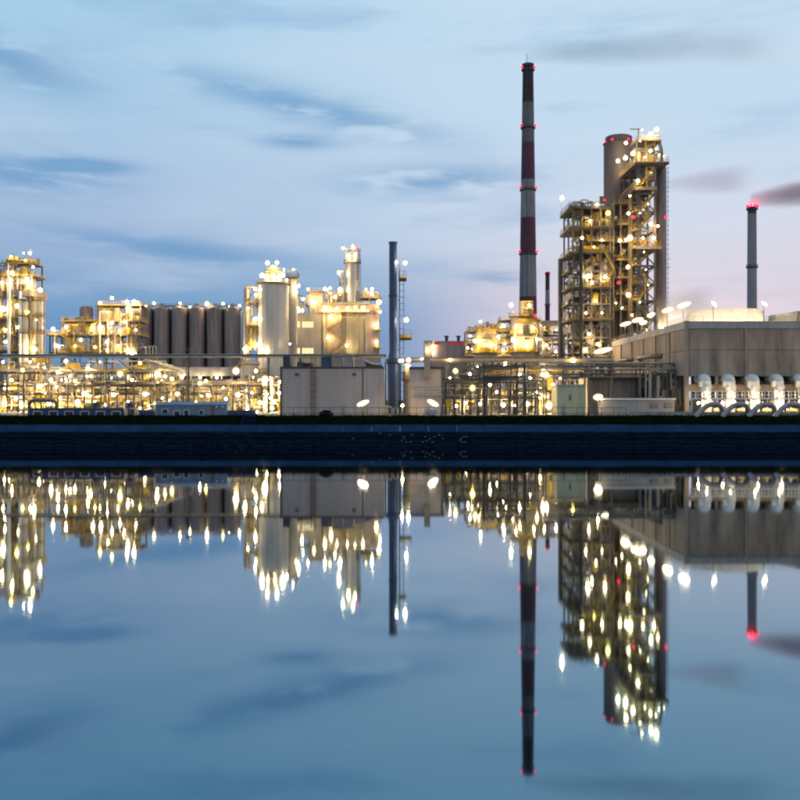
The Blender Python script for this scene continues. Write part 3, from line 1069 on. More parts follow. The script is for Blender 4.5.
# equipment behind the rack
t = Thing('process_equipment', 'jumble of lit drums, exchangers and pipework behind the low pipe rack', 'equipment', (PX(110, 292), 292, G))
for lv, (a, b) in enumerate(((412, 396), (396, 380), (380, 360))):
    t.clutter(PX(-18, 290), PX(258 if lv < 2 else 172, 290), 282, 300, PZ(a, 290), PZ(b, 290), (130, 130, 90)[lv], big=1.3)
t.frame([PX(q, 300) for q in range(-15, 240, 24)], [300, 306], [PZ(q, 300) for q in (393, 379)], m='steel', xb=.3, post=.36)
t.lamps([(3, 403, 2.0), (22, 405, 2.2), (49, 404, 1.6), (77, 403, 2.0), (16, 398, 1), (36, 396, .9), (95, 402, 1), (105, 405, 1.2), (128, 402, 1), (140, 408, .9), (155, 403, 1), (170, 400, .8), (60, 398, .9),
         (196, 402, .8), (226, 399, 1), (246, 403, .9), (70, 376, 1), (132, 380, 1), (185, 386, 1), (105, 383, .9), (45, 368, 1), (10, 370, .9)], 281.5)
t.box('yellow_panel', 'yellow', PX(66, 281), PX(80, 281), 280.6, 281, PZ(372, 281), PZ(363, 281))
t.box('yellow_panel', 'yellow', PX(35, 281), PX(60, 281), 280.6, 281, PZ(398, 281), PZ(394.5, 281))
t.box('yellow_panel', 'yellow', PX(36, 281), PX(50, 281), 280.6, 281, PZ(363, 281), PZ(358.5, 281))

hb = Thing('backdrop_wall', 'long cream wall added as backdrop behind the low pipe rack and its equipment', 'building', (PX(110, 309), 309, G))  # added backdrop, closes sky gaps behind the rack and glows gold under the lamps
for i in range(30):
    a, c_ = PX(-24 + i * 9, 309), PX(-24 + (i + 1) * 9, 309)
    hb.box('wall_panel', 'cream', a, c_ - .04, 309, 309.3, G, PZ(381.5, 309))
hb.box('roof', 'steel', PX(-25, 309), PX(247, 309), 308.7, 318, PZ(381.5, 309) + .01, PZ(380, 309))
hb.lamps([(random.uniform(-15, 245), random.choice((383, 388, 395, 401, 406)) + random.uniform(-1, 1), random.uniform(.5, .95)) for q in range(46)], 306.5)
# pipe bridge left, high and long
Y = 262
pb = Thing('pipe_bridge', 'long straight pipe bridge crossing in front of the mauve silos', 'pipe bridge', (PX(190, Y), Y, G))
xa, xb = PX(-60, Y), PX(386, Y)
z = PZ(357.6, Y)
pb.box('girder', 'dark_steel', xa, xb, Y - .2, Y, z + .45, z + .85)
pb.box('girder', 'cream', xa, xb, Y - .3, Y - .02, z, z + .42)
pb.box('girder', 'cream', xa, xb, Y + 2.2, Y + 2.4, z, z + .42)
for j, (r, m) in enumerate(((.22, 'pipe_metal'), (.3, 'pale'), (.2, 'steel'))):
    pb.rod('pipe', m, (xa, Y + .5 + j * .65, z + .42 + r), (xb, Y + .5 + j * .65, z + .42 + r), r, 10)
nb = 60
for i in range(nb + 1):
    xx = xa + (xb - xa) * i / nb
    pb.box('sleeper', 'steel', xx - .1, xx + .1, Y, Y + 2.2, z + .1, z + .4)
for px in (-14, 46, 104, 186, 268, 300, 340, 380):
    for dy in (.1, 2.1):
        pb.box('trestle_leg', 'steel', PX(px, Y) - .13, PX(px, Y) + .13, Y + dy - .13, Y + dy + .13, G, z)
# right pipe bridge
pr = Thing('pipe_bridge', 'pipe bridge of tan pipes running from the blue stack to the frame tower', 'pipe bridge', (PX(500, Y), Y, G))
xa, xb = PX(399, Y), PX(612, Y)
z = PZ(361.5, Y)
pr.box('girder', 'dark_steel', xa, xb, Y - .2, Y, z + .9, z + 1.1)
pr.rod('pipe', 'tan_wall', (xa, Y - .1, z + .45), (xb, Y - .1, z + .45), .42, 14)
pr.rod('pipe', 'pipe_metal', (xa, Y + .9, z + .5), (xb, Y + .9, z + .5), .3, 10)
pr.box('girder', 'steel', xa, xb, Y - .25, Y + 1.6, z - .22, z)
for px in (405, 448, 492, 528, 566, 600):
    pr.box('trestle_leg', 'steel', PX(px, Y) - .2, PX(px, Y) + .2, Y + .3, Y + .7, G, z - .22)
pr.lamps([(573, 360.5, 1.6)], Y - 1, 'lamp_sodium')
pr.lamps([(450, 360, .6), (422, 358.6, .6)], Y - 1)

# ================================================================== GREAT SILVER COLUMN
Y = 336
gc = Thing('storage_column', 'broad silver banded column with lamp crowned platform beside a slim lift frame', 'column', (PX(273, Y), Y, G))
x, r = PX(273.5, Y), 15.2 / F * Y
gc.lathe('shell', 'silver', x, Y, [(r, G), (r, PZ(350, Y)), (r * 1.012, PZ(349.8, Y)), (r * 1.012, PZ(349, Y)), (r, PZ(348.8, Y)), (r, PZ(319.3, Y)), (r * 1.012, PZ(319, Y)), (r * 1.012, PZ(318.2, Y)), (r, PZ(318, Y)),
                                   (r, PZ(285, Y)), (r * .6, PZ(282, Y)), (.5, PZ(280.5, Y))], 22)
for q in gc.o.children:
    q.data.polygons.foreach_set('use_smooth', [False] * len(q.data.polygons))
gc.ring_deck(x, Y, r * .9, r + .7, PZ(284, Y), 'steel', 'yellow', 1.5, .4, 26)
# crown frame
for i in range(8):
    a = 2 * math.pi * (i + .5) / 8
    gc.bar('crown_post', 'steel', (x + 3.4 * math.cos(a), Y + 3.4 * math.sin(a), PZ(283, Y)), (x + 2.6 * math.cos(a), Y + 2.6 * math.sin(a), PZ(272, Y)), .25)
gc.ring_deck(x, Y, .3, 2.8, PZ(272.5, Y), 'steel', 'yellow', 1.2, .3, 16)
gc.vessel(x, Y, 1.4, PZ(282, Y), PZ(267, Y), 'cream', flange=False)
gc.vessel(x - 1.7, Y - 1.2, .8, PZ(282, Y), PZ(275, Y), 'cream', flange=False)
gc.vessel(x + 1.9, Y - 1.2, .8, PZ(282, Y), PZ(275, Y), 'pale', flange=False)
gc.lamps([(267.5, 263, 1.7), (277, 262.5, 1.6), (262, 275.5, 1.7), (282.5, 275, 1.7), (268, 277, 1.0), (275, 277, 1.0), (287, 280, .8)], Y - 3.6)
gc.lamps([(262, 350, 1.8), (290, 344, .7)], Y - r - 1.6, 'lamp_dim')
# slim lift frame on the left of it
lf = Thing('lift_frame', 'slim yellow and steel ladder frame left of the broad silver column', 'frame', (PX(252, Y), Y, G))
lf.frame([PX(246, Y), PX(257, Y)], [Y - 1, Y + 4], [PZ(a, Y) for a in (400, 384, 366, 347, 325, 303, 287)], post=.35, beam=.25, xb=.5, bm='yellow')
for py in (347, 325, 303):
    lf.deck(PX(249, Y), PX(258, Y), Y - 1.6, Y + 3, PZ(py, Y), 'steel', 'yellow', 'flr', .3, 1.7)
lf.vessel(PX(247, Y + 2), Y + 2, 1.3, G, PZ(290, Y), 'silver')
lf.clutter(PX(249, Y), PX(257, Y), Y - .6, Y + 2, PZ(350, Y), PZ(300, Y), 16)
lf.lamps([(255, 289, 1.3), (256, 295, 1.7), (255.5, 319, 1.5), (256, 345, 1.3), (245, 349, 1.8), (248, 308, .6)], Y - 2.4)
# vessel right behind with bent pipe top
t = Thing('vessel', 'cream vessel with gooseneck pipe on top right behind the silver column', 'vessel', (PX(292, 350), 350, G))
t.vessel(PX(292.5, 350), 350, 1.8, G, PZ(280, 350), 'pale')
t.ring_deck(PX(292.5, 350), 350, 1.6, 2.4, PZ(278, 350), 'steel', 'steel', 1.6)
t.tube('gooseneck', 'pipe_metal', [(PX(289, 350), 349, PZ(284, 350)), (PX(289, 350), 349, PZ(270.5, 350)), (PX(297.5, 350), 349, PZ(269.5, 350)), (PX(297.5, 350), 349, PZ(288, 350))], .32, 8, 1.6)
t.lamps([(298.5, 286, 1.7), (293, 269.5, .6), (284, 269.5, .6), (296, 292, .7)], 347)
# lower vessels around the foot
for i, (px, r, top, yy, m) in enumerate(((249, 2.6, 364, 300, 'pale'), (262, 1.2, 372, 296, 'cream'), (276, 1.6, 378, 298, 'pale'))):
    lab = ('stout ribbed pale drum with yellow rim at the foot of the silver column', 'thin cream drum at the foot of the silver column', 'short pale drum between the silver column and grey warehouse')[i]
    t = Thing('drum_vessel', lab, 'vessel', (PX(px, yy), yy, G))
    t.vessel(PX(px, yy), yy, r, G, PZ(top, yy), m, .3)
    t.ring_deck(PX(px, yy), yy, r * .95, r + .7, PZ(top, yy) - .1, 'steel', 'yellow', 1.1)
fe = Thing('process_equipment', 'tangle of lit pipes and pumps between the silver column and grey warehouse', 'equipment', (PX(265, 285), 285, G))
fe.clutter(PX(240, 284), PX(281, 284), 276, 294, G, PZ(374, 284), 60, big=.9)
fe.frame([PX(q, 290) for q in (240, 254, 268, 282)], [290, 295], [PZ(q, 290) for q in (395, 380)], m='steel', xb=.4, post=.34)
fe.lamps([(256, 371, 1.3), (265, 380, 2.1), (260, 402.5, 1.5), (267, 394, .9), (269, 398, 1.3), (274, 402, 1.9), (279, 393, 1.3), (264, 405, 1.0), (272, 408, 1.5), (247, 409, .9), (280, 382, 1), (252, 393, .8)], 275)

# ================================================================== PROCESS BUILDING
Y = 362
b = Thing('process_building', 'cream clad process building with lit windows and zigzag stair', 'building', (PX(335, Y), Y, G))
for i in range(6):
    xa = PX(288 + i * 5.6, Y)
    xb = PX(288 + (i + 1) * 5.6, Y)
    for j, (p0, p1) in enumerate(((314, 321), (328, 347.5), (354, 400))):
        b.box('wall_panel', 'ware_light', xa, xb - .03, Y - .15, Y + .1, PZ(p1, Y), PZ(p0, Y))
for (p0, p1) in ((321, 328), (347.5, 354)):
    for (a, c) in ((288, 289), (300, 302), (313.5, 321.6)):
        b.box('wall_panel', 'ware_light', PX(a, Y), PX(c, Y), Y - .14, Y + .1, PZ(p1, Y) + .02, PZ(p0, Y) - .02)
    for (a, c) in ((289, 300), (302, 313.5)):
        w = b.box('window', 'lit_window', PX(a, Y), PX(c, Y), Y + .12, Y + .2, PZ(p1, Y), PZ(p0, Y))
        fr = [((PX(a, Y), Y + .04, PZ(q, Y)), (PX(c, Y), Y + .04, PZ(q, Y)), .13) for q in (p0 + .2, p1 - .2)]
        fr += [((PX(q, Y), Y + .04, PZ(p0, Y)), (PX(q, Y), Y + .04, PZ(p1, Y)), .10) for q in [a + (c - a) * k / 4 for k in range(5)]]
        b.bars('window_frame', 'steel', fr, w)
b.box('core', 'ware_light', PX(288, Y), PX(379, Y), Y + .3, Y + 16, G, PZ(314.5, Y))
b.box('coping', 'concrete_light', PX(287.5, Y), PX(322, Y), Y - .3, Y + .3, PZ(314, Y), PZ(312.8, Y))
for i, (a, c) in enumerate(((322, 329), (329, 337), (337, 345), (345, 352), (352, 359), (359, 365))):
    b.box('wall_panel', 'cream', PX(a, Y), PX(c, Y) - .05, Y + .05, Y + .28, G, PZ(312, Y))
b.box('balcony_slab', 'pale', PX(321, Y), PX(370, Y), Y - 1.6, Y + 14, PZ(312.3, Y), PZ(310.5, Y))
b.railing([(PX(321, Y), Y - 1.5), (PX(370, Y), Y - 1.5)], PZ(310.5, Y), 'pale', 1.4)
for i in range(9):
    b.box('fascia_panel', 'pale', PX(322 + i * 5.2, Y), PX(322 + (i + 1) * 5.2, Y) - .05, Y + 1.2, Y + 1.4, PZ(310.4, Y), PZ(303.5, Y))
b.box('roof_slab', 'pale', PX(321, Y), PX(369, Y), Y - .4, Y + 14, PZ(303.4, Y), PZ(302.4, Y))
for (a, c) in ((365.5, 370), (370, 374.5), (374.5, 379)):
    b.box('side_panel', 'mauve', PX(a, Y), PX(c, Y) - .05, Y - .5, Y + .1, G, PZ(304, Y))
b.deck(PX(360, Y), PX(381, Y), Y - .5, Y + 9, PZ(297.5, Y), 'steel', 'yellow', 'flr')
for py in (330, 348, 312):
    b.deck(PX(374.5, Y), PX(381.5, Y), Y - 2, Y - .5, PZ(py, Y), 'steel', 'yellow', 'flr')
# zigzag stair
zs = [355, 343, 331, 319]
for i in range(3):
    a, c = (328, 345) if i % 2 == 0 else (345, 328)
    b.stair((PX(a, Y), Y - 1.5, PZ(zs[i], Y)), (PX(c, Y), Y - 1.5, PZ(zs[i + 1], Y)), 1.2, 'rust')
for px in (327, 346):
    b.bar('stair_post', 'dark_steel', (PX(px, Y), Y - 2.3, G), (PX(px, Y), Y - 2.3, PZ(311, Y)), .25)
# roof plant
b.box('roof_house', 'cream', PX(309, Y), PX(322, Y), Y + 2, Y + 8, PZ(312.8, Y), PZ(291, Y))
b.deck(PX(307, Y), PX(323, Y), Y + 1.4, Y + 8.4, PZ(291, Y), 'steel', 'yellow', 'flr')
b.clutter(PX(296, Y), PX(308, Y), Y + 1, Y + 5, PZ(312.5, Y), PZ(294, Y), 16)
b.clutter(PX(323, Y), PX(344, Y), Y + 1.5, Y + 6, PZ(302, Y), PZ(288, Y), 24)
b.clutter(PX(362, Y), PX(379, Y), Y + 1, Y + 5, PZ(297, Y), PZ(290, Y), 10)
# roof tower: shaft with platforms
x, r = PX(352.5, Y + 3), 7.2 / F * Y
b.lathe('shaft', 'silver', x, Y + 3, [(r, PZ(302.4, Y)), (r, PZ(279.5, Y)), (r * 1.05, PZ(279.3, Y)), (r * 1.05, PZ(278.7, Y)), (r, PZ(278.5, Y)), (r, PZ(262, Y)), (r * .5, PZ(260, Y)), (.3, PZ(259, Y))], 24)
b.ring_deck(x, Y + 3, r * .9, r + .6, PZ(262, Y), 'steel', 'yellow', 1.3)
b.frame([PX(346, Y), PX(352, Y), PX(358.5, Y)], [Y + 1.5, Y + 5], [PZ(252, Y), PZ(247.5, Y)], z0=PZ(262, Y), post=.3, beam=.25)
b.vessel(PX(349, Y), Y + 3, .9, PZ(262, Y), PZ(253, Y), 'cream', flange=False)
b.vessel(PX(355, Y), Y + 3, .9, PZ(262, Y), PZ(253, Y), 'pale', flange=False)
b.ladder(PX(359.4, Y), Y + 1, PZ(302, Y), PZ(248, Y), 'dark_steel', .7, .12, .7, True)
b.frame([PX(339.5, Y), PX(343.5, Y)], [Y + 1, Y + 4], [PZ(a, Y) for a in (292, 280, 270)], z0=PZ(302.4, Y), post=.28, beam=.22, bm='yellow', xb=.6)
for px in (323, 341, 358, 366):
    b.rod('pipe', 'pipe_metal', (PX(px, Y), Y - .4, G), (PX(px, Y), Y - .4, PZ(312.5, Y)), .2, 8)
for i in range(12):
    px = 297 + i * 6.6
    b.tube('pipe', random.choice(('steel', 'dark_steel', 'pipe_metal')), [(PX(px, Y), Y + .8, PZ(302.6 if px > 321 else 312.6, Y)), (PX(px, Y), Y + .8, PZ(random.uniform(287, 298), Y)), (PX(px + 6, Y), Y + .8, PZ(296, Y)), (PX(px + 6, Y), Y + .8, PZ(302.6 if px > 321 else 312.6, Y))], .16, 6)
b.red(PX(357.5, Y), Y + 1, PZ(248, Y), .4)
b.lamps([(325, 308, 1.7), (331, 316.5, 1.6), (328.5, 337.5, 1.7), (347, 345.5, 1.8), (347.5, 308, 1.1), (363, 308, 1.7), (337, 308, 1.0), (355, 307, .9), (379, 302, 1.9)], Y - 3.2, 'lamp_dim')
b.lamps([(376.5, 325, 1.9), (376.5, 342, 1.8), (380, 312, 1.0), (291, 323, 1.6)], Y - 2.6, 'lamp_dim')
b.lamps([(343, 248, 1.3), (353, 246.5, 1.0), (348.5, 256, 1.3), (355, 255, 1.0), (339, 272.5, 1.6), (340, 289.5, 1.5), (325, 289, 1.7), (330, 288, 1.3), (302, 310.5, 1.6), (308, 289, .7), (372, 289, 1.1), (366, 289, .7), (314, 301, 1.2)], Y + .6)
b.lamps([(303, 299, .9), (335, 297, 1), (372, 294, .9)], Y + .4)

# ================================================================== GREY WAREHOUSE
Y = 222
w = Thing('warehouse', 'plain grey panelled warehouse with brown roof edge and rusty ladder', 'warehouse', (PX(332, Y), Y, G))
x0, x1, zt = PX(281.5, Y), PX(383, Y), PZ(368.5, Y)
n_ = 34
for i in range(n_):
    a, c = x0 + (x1 - x0) * i / n_, x0 + (x1 - x0) * (i + 1) / n_
    w.box('wall_panel', 'ware', a, c - .02, Y - (i % 2) * .05, Y + .2, G + .3, zt)
w.box('plinth', 'concrete_light', x0, x1, Y - .04, Y + .25, G - .2, G + .29)
for i in range(6):
    w.box('side_panel', 'ware', x1 + .02, x1 + .2, Y + .2 + i * 2.9, Y + .2 + (i + 1) * 2.9 - .03, G, zt)
    w.box('side_panel', 'ware', x0 - .2, x0 - .02, Y + .2 + i * 2.9, Y + .2 + (i + 1) * 2.9 - .03, G, zt)
w.box('back_wall', 'ware', x0, x1, Y + 17.6, Y + 17.8, G, zt)
w.box('roof', 'brown', x0 - .2, x1 + .2, Y + .22, Y + 17.8, zt - .2, zt + .1)
w.box('roof_edge', 'brown', x0 - .25, x1 + .25, Y - .18, Y + .2, zt + .02, zt + .42)
w.box('corner_post', 'brown', x0 - .3, x0 + .1, Y - .2, Y + .1, G, zt + .5)
w.box('downpipe', 'brown', PX(362.3, Y), PX(363.3, Y), Y - .15, Y - .02, G, zt)
w.ladder(PX(313.5, Y), Y - .35, G, zt + 2.6, 'rust', 1.0, .12, .55, True)
dr = w.box('door', 'ware_light', PX(341, Y), PX(345.5, Y), Y - .12, Y - .06, G, G + 2.3)
w.box('handle', 'dark_steel', PX(344.8, Y), PX(345.1, Y), Y - .18, Y - .125, G + 1.0, G + 1.2, dr)
for px in (295, 352):
    w.box('wall_vent', 'steel', PX(px, Y), PX(px + 4, Y), Y - .12, Y - .06, PZ(376, Y), PZ(373, Y))
# rooftop ducts
for a, c, p0, p1, m, dy in ((283, 290, 368, 356, 'dark_steel', 4), (297, 303, 367.5, 362, 'dark_steel', 5), (321, 331, 368, 357, 'stack_blue', 4), (333, 342, 368, 354, 'ware', 5), (344, 353, 368, 355, 'ware', 5),
                            (355, 364, 368, 359, 'ware', 4), (304, 312, 367.5, 363, 'dark_steel', 6), (366, 378, 367.5, 364, 'dark_steel', 5)):
    w.box('roof_unit', m, PX(a, Y + dy), PX(c, Y + dy), Y + dy, Y + dy + 4, zt + .1, PZ(p0 - (p0 - p1), Y + dy))
w.tube('roof_duct', 'pipe_metal', [(PX(354, Y), Y + 5, PZ(360, Y)), (PX(364, Y), Y + 5, PZ(360, Y)), (PX(372, Y), Y + 5, PZ(364, Y)), (PX(382, Y), Y + 5, PZ(364, Y))], .4, 10)
w.railing([(PX(322, Y), Y + 3.4), (PX(362, Y), Y + 3.4)], PZ(357.2, Y + 3), 'dark_steel', .9)
for px in (299, 309, 320, 331.5, 342.5, 353.5, 369, 376):
    w.rod('roof_vent', 'pale', (PX(px, Y), Y + 2, zt + .1), (PX(px, Y), Y + 2, zt + .55), .16, 8)

# small right grey building
Y = 226
g = Thing('utility_building', 'small grey utility building with dark roof right of the blue stack', 'building', (PX(420, Y), Y, G))
x0, x1, zt = PX(411, Y), PX(443, Y), PZ(369, Y)
for i in range(5):
    a, c = x0 + (x1 - x0) * i / 5, x0 + (x1 - x0) * (i + 1) / 5
    g.box('wall_panel', 'ware', a, c - .03, Y, Y + .2, G, zt)
for i in range(4):
    g.box('side_panel', 'ware', x0 - .2, x0 - .02, Y + .2 + i * 3, Y + .2 + (i + 1) * 3 - .03, G, zt)
g.box('roof', 'dark_steel', x0 - .3, x1 + .3, Y - .3, Y + 12.5, zt + .02, zt + .5)
g.box('duct', 'tan_wall', PX(424, Y), PX(430, Y), Y - 1.5, Y - .1, PZ(377, Y), PZ(357, Y))
g.box('duct_foot', 'concrete_light', PX(424.6, Y), PX(429.6, Y), Y - 1.35, Y - .2, PZ(379, Y), PZ(377.1, Y))
for py in (389, 395, 397.5):
    g.rod('wall_pipe', 'pipe_metal', (x0 + .2, Y - .5, PZ(py, Y)), (x1 - .1, Y - .5, PZ(py, Y)), .12, 8)
g.box('pilaster', 'dark_steel', x1 - .3, x1 + .1, Y - .25, Y - .03, G, zt)
wc = Thing('cabinet', 'low white louvred cabinet in front of the small grey utility building', 'cabinet', (PX(431, 217), 217, G))
wc.box('body', 'white', PX(424, 217), PX(438, 217), 217, 218.5, G, PZ(409.8, 217))
wc.box('lid', 'white', PX(423.6, 217), PX(438.4, 217), 216.9, 218.6, PZ(409.8, 217) + .01, PZ(409.2, 217))
for i in range(4):
    wc.box('louvre', 'concrete_light', PX(425, 217), PX(437, 217), 216.93, 216.99, G + .2 + i * .28, G + .36 + i * .28)
# far hall with red neon edge
Y = 430
h = Thing('hall', 'distant grey hall with red glowing roof edge and two small flues', 'building', (PX(450, Y), Y, G))
for i in range(6):
    a, c = PX(432 + i * 6.6, Y), PX(432 + (i + 1) * 6.6, Y)
    h.box('wall_panel', 'hall_wall', a, c - .06, Y, Y + .3, G, PZ(341, Y))
h.box('wing', 'hall_wall', PX(424.5, Y), PX(431.8, Y), Y + .5, Y + 10, G, PZ(342, Y))
h.box('roof', 'dark_steel', PX(432, Y), PX(472, Y), Y + .3, Y + 20, PZ(341, Y) - .4, PZ(341, Y))
for a, c in ((434, 440), (449, 458), (461, 464), (466, 471)):
    h.box('neon_strip', 'neon_red', PX(a, Y), PX(c, Y), Y - .2, Y - .04, PZ(344.3, Y), PZ(342.6, Y))
for px in (447, 459):
    h.rod('flue', 'dark_steel', (PX(px, Y), Y + 4, PZ(342, Y)), (PX(px, Y), Y + 4, PZ(336.5, Y)), .7, 12)
    h.lathe('flue_cap', 'dark_steel', PX(px, Y), Y + 4, [(.7, PZ(336.5, Y)), (1.1, PZ(336.3, Y)), (1.1, PZ(335.3, Y)), (.5, PZ(335, Y))], 12)
h.lamps([(427.5, 349.5, 1.7), (432.5, 347, 1.7), (433, 353.5, 1.2)], Y - 1.2)
h.frame([PX(424.5, Y), PX(431.5, Y)], [Y - .8, Y + .2], [PZ(341, Y)], post=.3, beam=.25, m='dark_steel')

# ================================================================== RIGHT PIPE RACKS
Y = 230
r1 = Thing('pipe_rack', 'dark pipe rack of close posts beside the small utility building', 'pipe rack', (PX(495, Y), Y, G))
xs = [PX(a, Y) for a in (446, 455, 463, 471, 479, 487, 500, 510, 516, 526, 538)]
r1.frame(xs, [Y, Y + 5], [PZ(a, Y) for a in (397.5, 381.5)], m='dark_steel', post=.30, beam=.22, xb=.05)
for py, r_, m in ((396.3, .2, 'pipe_metal'), (380.3, .22, 'dark_steel'), (389, .14, 'pipe_metal'), (401, .12, 'pipe_metal')):
    for j in range(2):
        r1.rod('pipe', m, (xs[0] - 1, Y + .8 + j * 1.6, PZ(py, Y) + .2), (xs[-1] + 1, Y + .8 + j * 1.6, PZ(py, Y) + .2), r_, 10)
for i in range(16):
    px = random.uniform(447, 540)
    r1.tube('pipe', random.choice(('pipe_metal', 'dark_steel', 'cream')), [(PX(px, Y), Y + 2, G), (PX(px, Y), Y + 2, PZ(random.uniform(382, 399), Y)), (PX(px + 4, Y), Y + 2, PZ(398, Y))], .12, 6)
r1.box('yellow_tank', 'yellow', PX(445.5, Y), PX(450, Y), Y - 1.4, Y - .3, PZ(407, Y), PZ(399.5, Y))
r1.lamps([(472.5, 388, 1.3), (520, 374.5, 1), (543, 374.5, 1.4)], Y - 1)
# rack running away in depth
r2 = Thing('pipe_rack', 'dark pipe rack running away from the bank towards the banded chimney', 'pipe rack', (26, 250, G))
zz = 9.7 + 35 * 225 / F
for i in range(11):
    yy = 226 + i * 14
    for x in (19.5, 29.0):
        r2.box('post', 'dark_steel', x - .2, x + .2, yy - .2, yy + .2, G, zz + .6)
    r2.box('beam', 'dark_steel', 19.1, 29.4, yy - .16, yy + .16, zz - .4, zz)
    r2.box('beam', 'dark_steel', 19.1, 29.4, yy - .15, yy + .15, zz - 2.9, zz - 2.55)
for j in range(7):
    x = 20.2 + j * 1.35
    r2.rod('pipe', random.choice(('dark_steel', 'pipe_metal', 'steel')), (x, 224, zz + .25), (x, 372, zz + .25), random.uniform(.16, .28), 10)
    r2.rod('pipe', random.choice(('dark_steel', 'steel', 'pipe_metal')), (x, 224, zz - 2.3), (x, 372, zz - 2.3), random.uniform(.14, .25), 10)
for x in (19.4, 29.1):
    r2.box('girder', 'dark_steel', x - .1, x + .1, 224, 372, zz + .5, zz + .8)
# lit ground level equipment behind these racks
t = Thing('process_equipment', 'lit pumps, drums and pipes at ground level behind the dark pipe racks', 'equipment', (PX(500, 262), 262, G))
t.clutter(PX(446, 262), PX(556, 262), 250, 276, G, PZ(388, 262), 70, big=1.1)
t.clutter(PX(446, 268), PX(600, 268), 264, 290, PZ(390, 268), PZ(365, 268), 60, big=1.1)
t.frame([PX(q, 282) for q in range(446, 606, 18)], [282, 288], [PZ(q, 282) for q in (392, 378, 366)], m='steel', xb=.3, post=.34)
t.lamps([(503.5, 405, 1.6), (514, 405.5, 1.5), (527.5, 404, 1.7), (549, 405.5, 2.0), (480, 404, .9), (456, 406, 1.1), (466, 403, .8), (540, 398, .9), (497, 392, .8), (490, 385, .9), (536, 392, .9)], 249)
t.lamps([(478, 367, .8), (500, 368, 1.1), (505, 364, 1.1), (450, 378, .7), (470, 374, .9), (530, 378, .9), (553, 385, 1.1), (560, 378, .8), (545, 366, .7), (585, 374, .7)], 263)
t.box('wall_panel', 'cream', PX(529, 276), PX(556, 276), 276.5, 277, G, PZ(394, 276))

# ================================================================== TWIN DRUMS UNDER CHIMNEY
Y = 334
def railed_drum(label, px, hw, top, plats, cap=None):
    x, r = PX(px, Y), hw / F * Y
    t = Thing('round_tank', label, 'tank', (x, Y, G))
    t.vessel(x, Y, r, G, PZ(top, Y), 'cream', .25, 28)
    for py, ex in plats:
        t.ring_deck(x, Y, r * .97, r + ex, PZ(py, Y), 'steel', 'yellow', 1.9, .35, 26)
        z_ = PZ(py, Y)
        t.lathe('yellow_screen', 'yellow', x, Y, [(r + ex - .12, z_ + .1), (r + ex - .04, z_ + .1), (r + ex - .04, z_ + 1.5), (r + ex - .12, z_ + 1.5)], 26)
    t.clutter(x - r, x + r, Y - r - .7, Y - r - .2, PZ(plats[0][0], Y), PZ(plats[-1][0], Y) + 2, 8, ('cream', 'pale', 'yellow'), .4)
    return t


t1 = railed_drum('smaller cream round tank with yellow railed platforms, beside the taller one', 486, 11.5, 334, ((353, 1.1), (334, -.6)))
t1.lamps([(475, 341, 1.4), (479.5, 341.5, 1.2), (480.5, 321.5, 1.2), (492, 345, .9), (472, 349, .7)], Y - 5)
t1.bar('lamp_pole', 'steel', (PX(480.5, Y), Y - 4, PZ(334, Y)), (PX(480.5, Y), Y - 4, PZ(321, Y)), .14)
t2 = railed_drum('larger cream round tank with three yellow railed platforms at the foot of the banded chimney', 525.5, 14, 325, ((352.5, .8), (335, .7), (324, -.4)))
x = PX(521, Y)
t2.lathe('top_drum', 'mauve', x, Y, [(3.6, PZ(324, Y)), (3.6, PZ(318, Y)), (3.2, PZ(317, Y)), (.3, PZ(316.6, Y))], 20)
t2.ring_deck(x, Y, 2.8, 4.3, PZ(316.5, Y), 'steel', 'yellow', 1.3)
t2.frame([PX(520.5, Y), PX(526, Y), PX(532, Y)], [Y - 2, Y + 2], [PZ(308, Y), PZ(301.5, Y)], z0=PZ(316.5, Y), post=.3, beam=.24, bm='yellow', xb=.5)
t2.vessel(PX(523, Y), Y, .9, PZ(316.5, Y), PZ(303, Y), 'cream', flange=False)
t2.tube('gooseneck', 'pale', [(PX(522, Y - 4), Y - 5.4, PZ(335, Y)), (PX(522, Y - 4), Y - 5.4, PZ(325.5, Y)), (PX(530, Y - 4), Y - 5.4, PZ(325, Y)), (PX(530, Y - 4), Y - 5.4, PZ(335, Y))], .35, 8, 1.4)
t2.lamps([(511, 305, 1.6), (529.5, 305.5, 1.3), (513, 340, 1.6), (517, 343, 1.1), (537, 339.5, 1.5), (527.5, 346, 1.0), (516, 326, .8), (534, 328, .8), (504, 326, 1.0), (520, 331, .8)], Y - 5.8)
Y = 350
fwk = Thing('process_structure', 'lit steel framework of pipes and platforms around the foot of the banded chimney', 'frame', (PX(515, Y), Y, G))
fwk.frame([PX(a, Y) for a in (466, 478, 491, 503, 515, 528, 541, 552, 563)], [Y, Y + 8], [PZ(a, Y) for a in (388, 372, 356, 343, 331)], m='steel', post=.4, beam=.32, xb=.4)
fwk.frame([PX(a, Y) for a in (500, 512, 526, 541)], [Y + 1, Y + 7], [PZ(a, Y) for a in (320,)], z0=PZ(331, Y), m='steel', post=.36, beam=.3, xb=.5)
for py, a, c_ in ((356, 466, 563), (343, 466, 563), (331, 470, 556), (320, 500, 541)):
    fwk.deck(PX(a, Y), PX(c_, Y), Y - .6, Y + 8, PZ(py, Y), 'steel', 'yellow', 'flr', .3, 1.3)
for a, c_ in ((372, 356), (356, 343), (343, 331), (331, 321)):
    fwk.clutter(PX(468, Y), PX(560 if a > 340 else 545, Y), Y - .2, Y + 5, PZ(a, Y), PZ(c_, Y) - .4, 42, ('cream', 'pipe_metal', 'steel', 'yellow', 'pale'), .9)
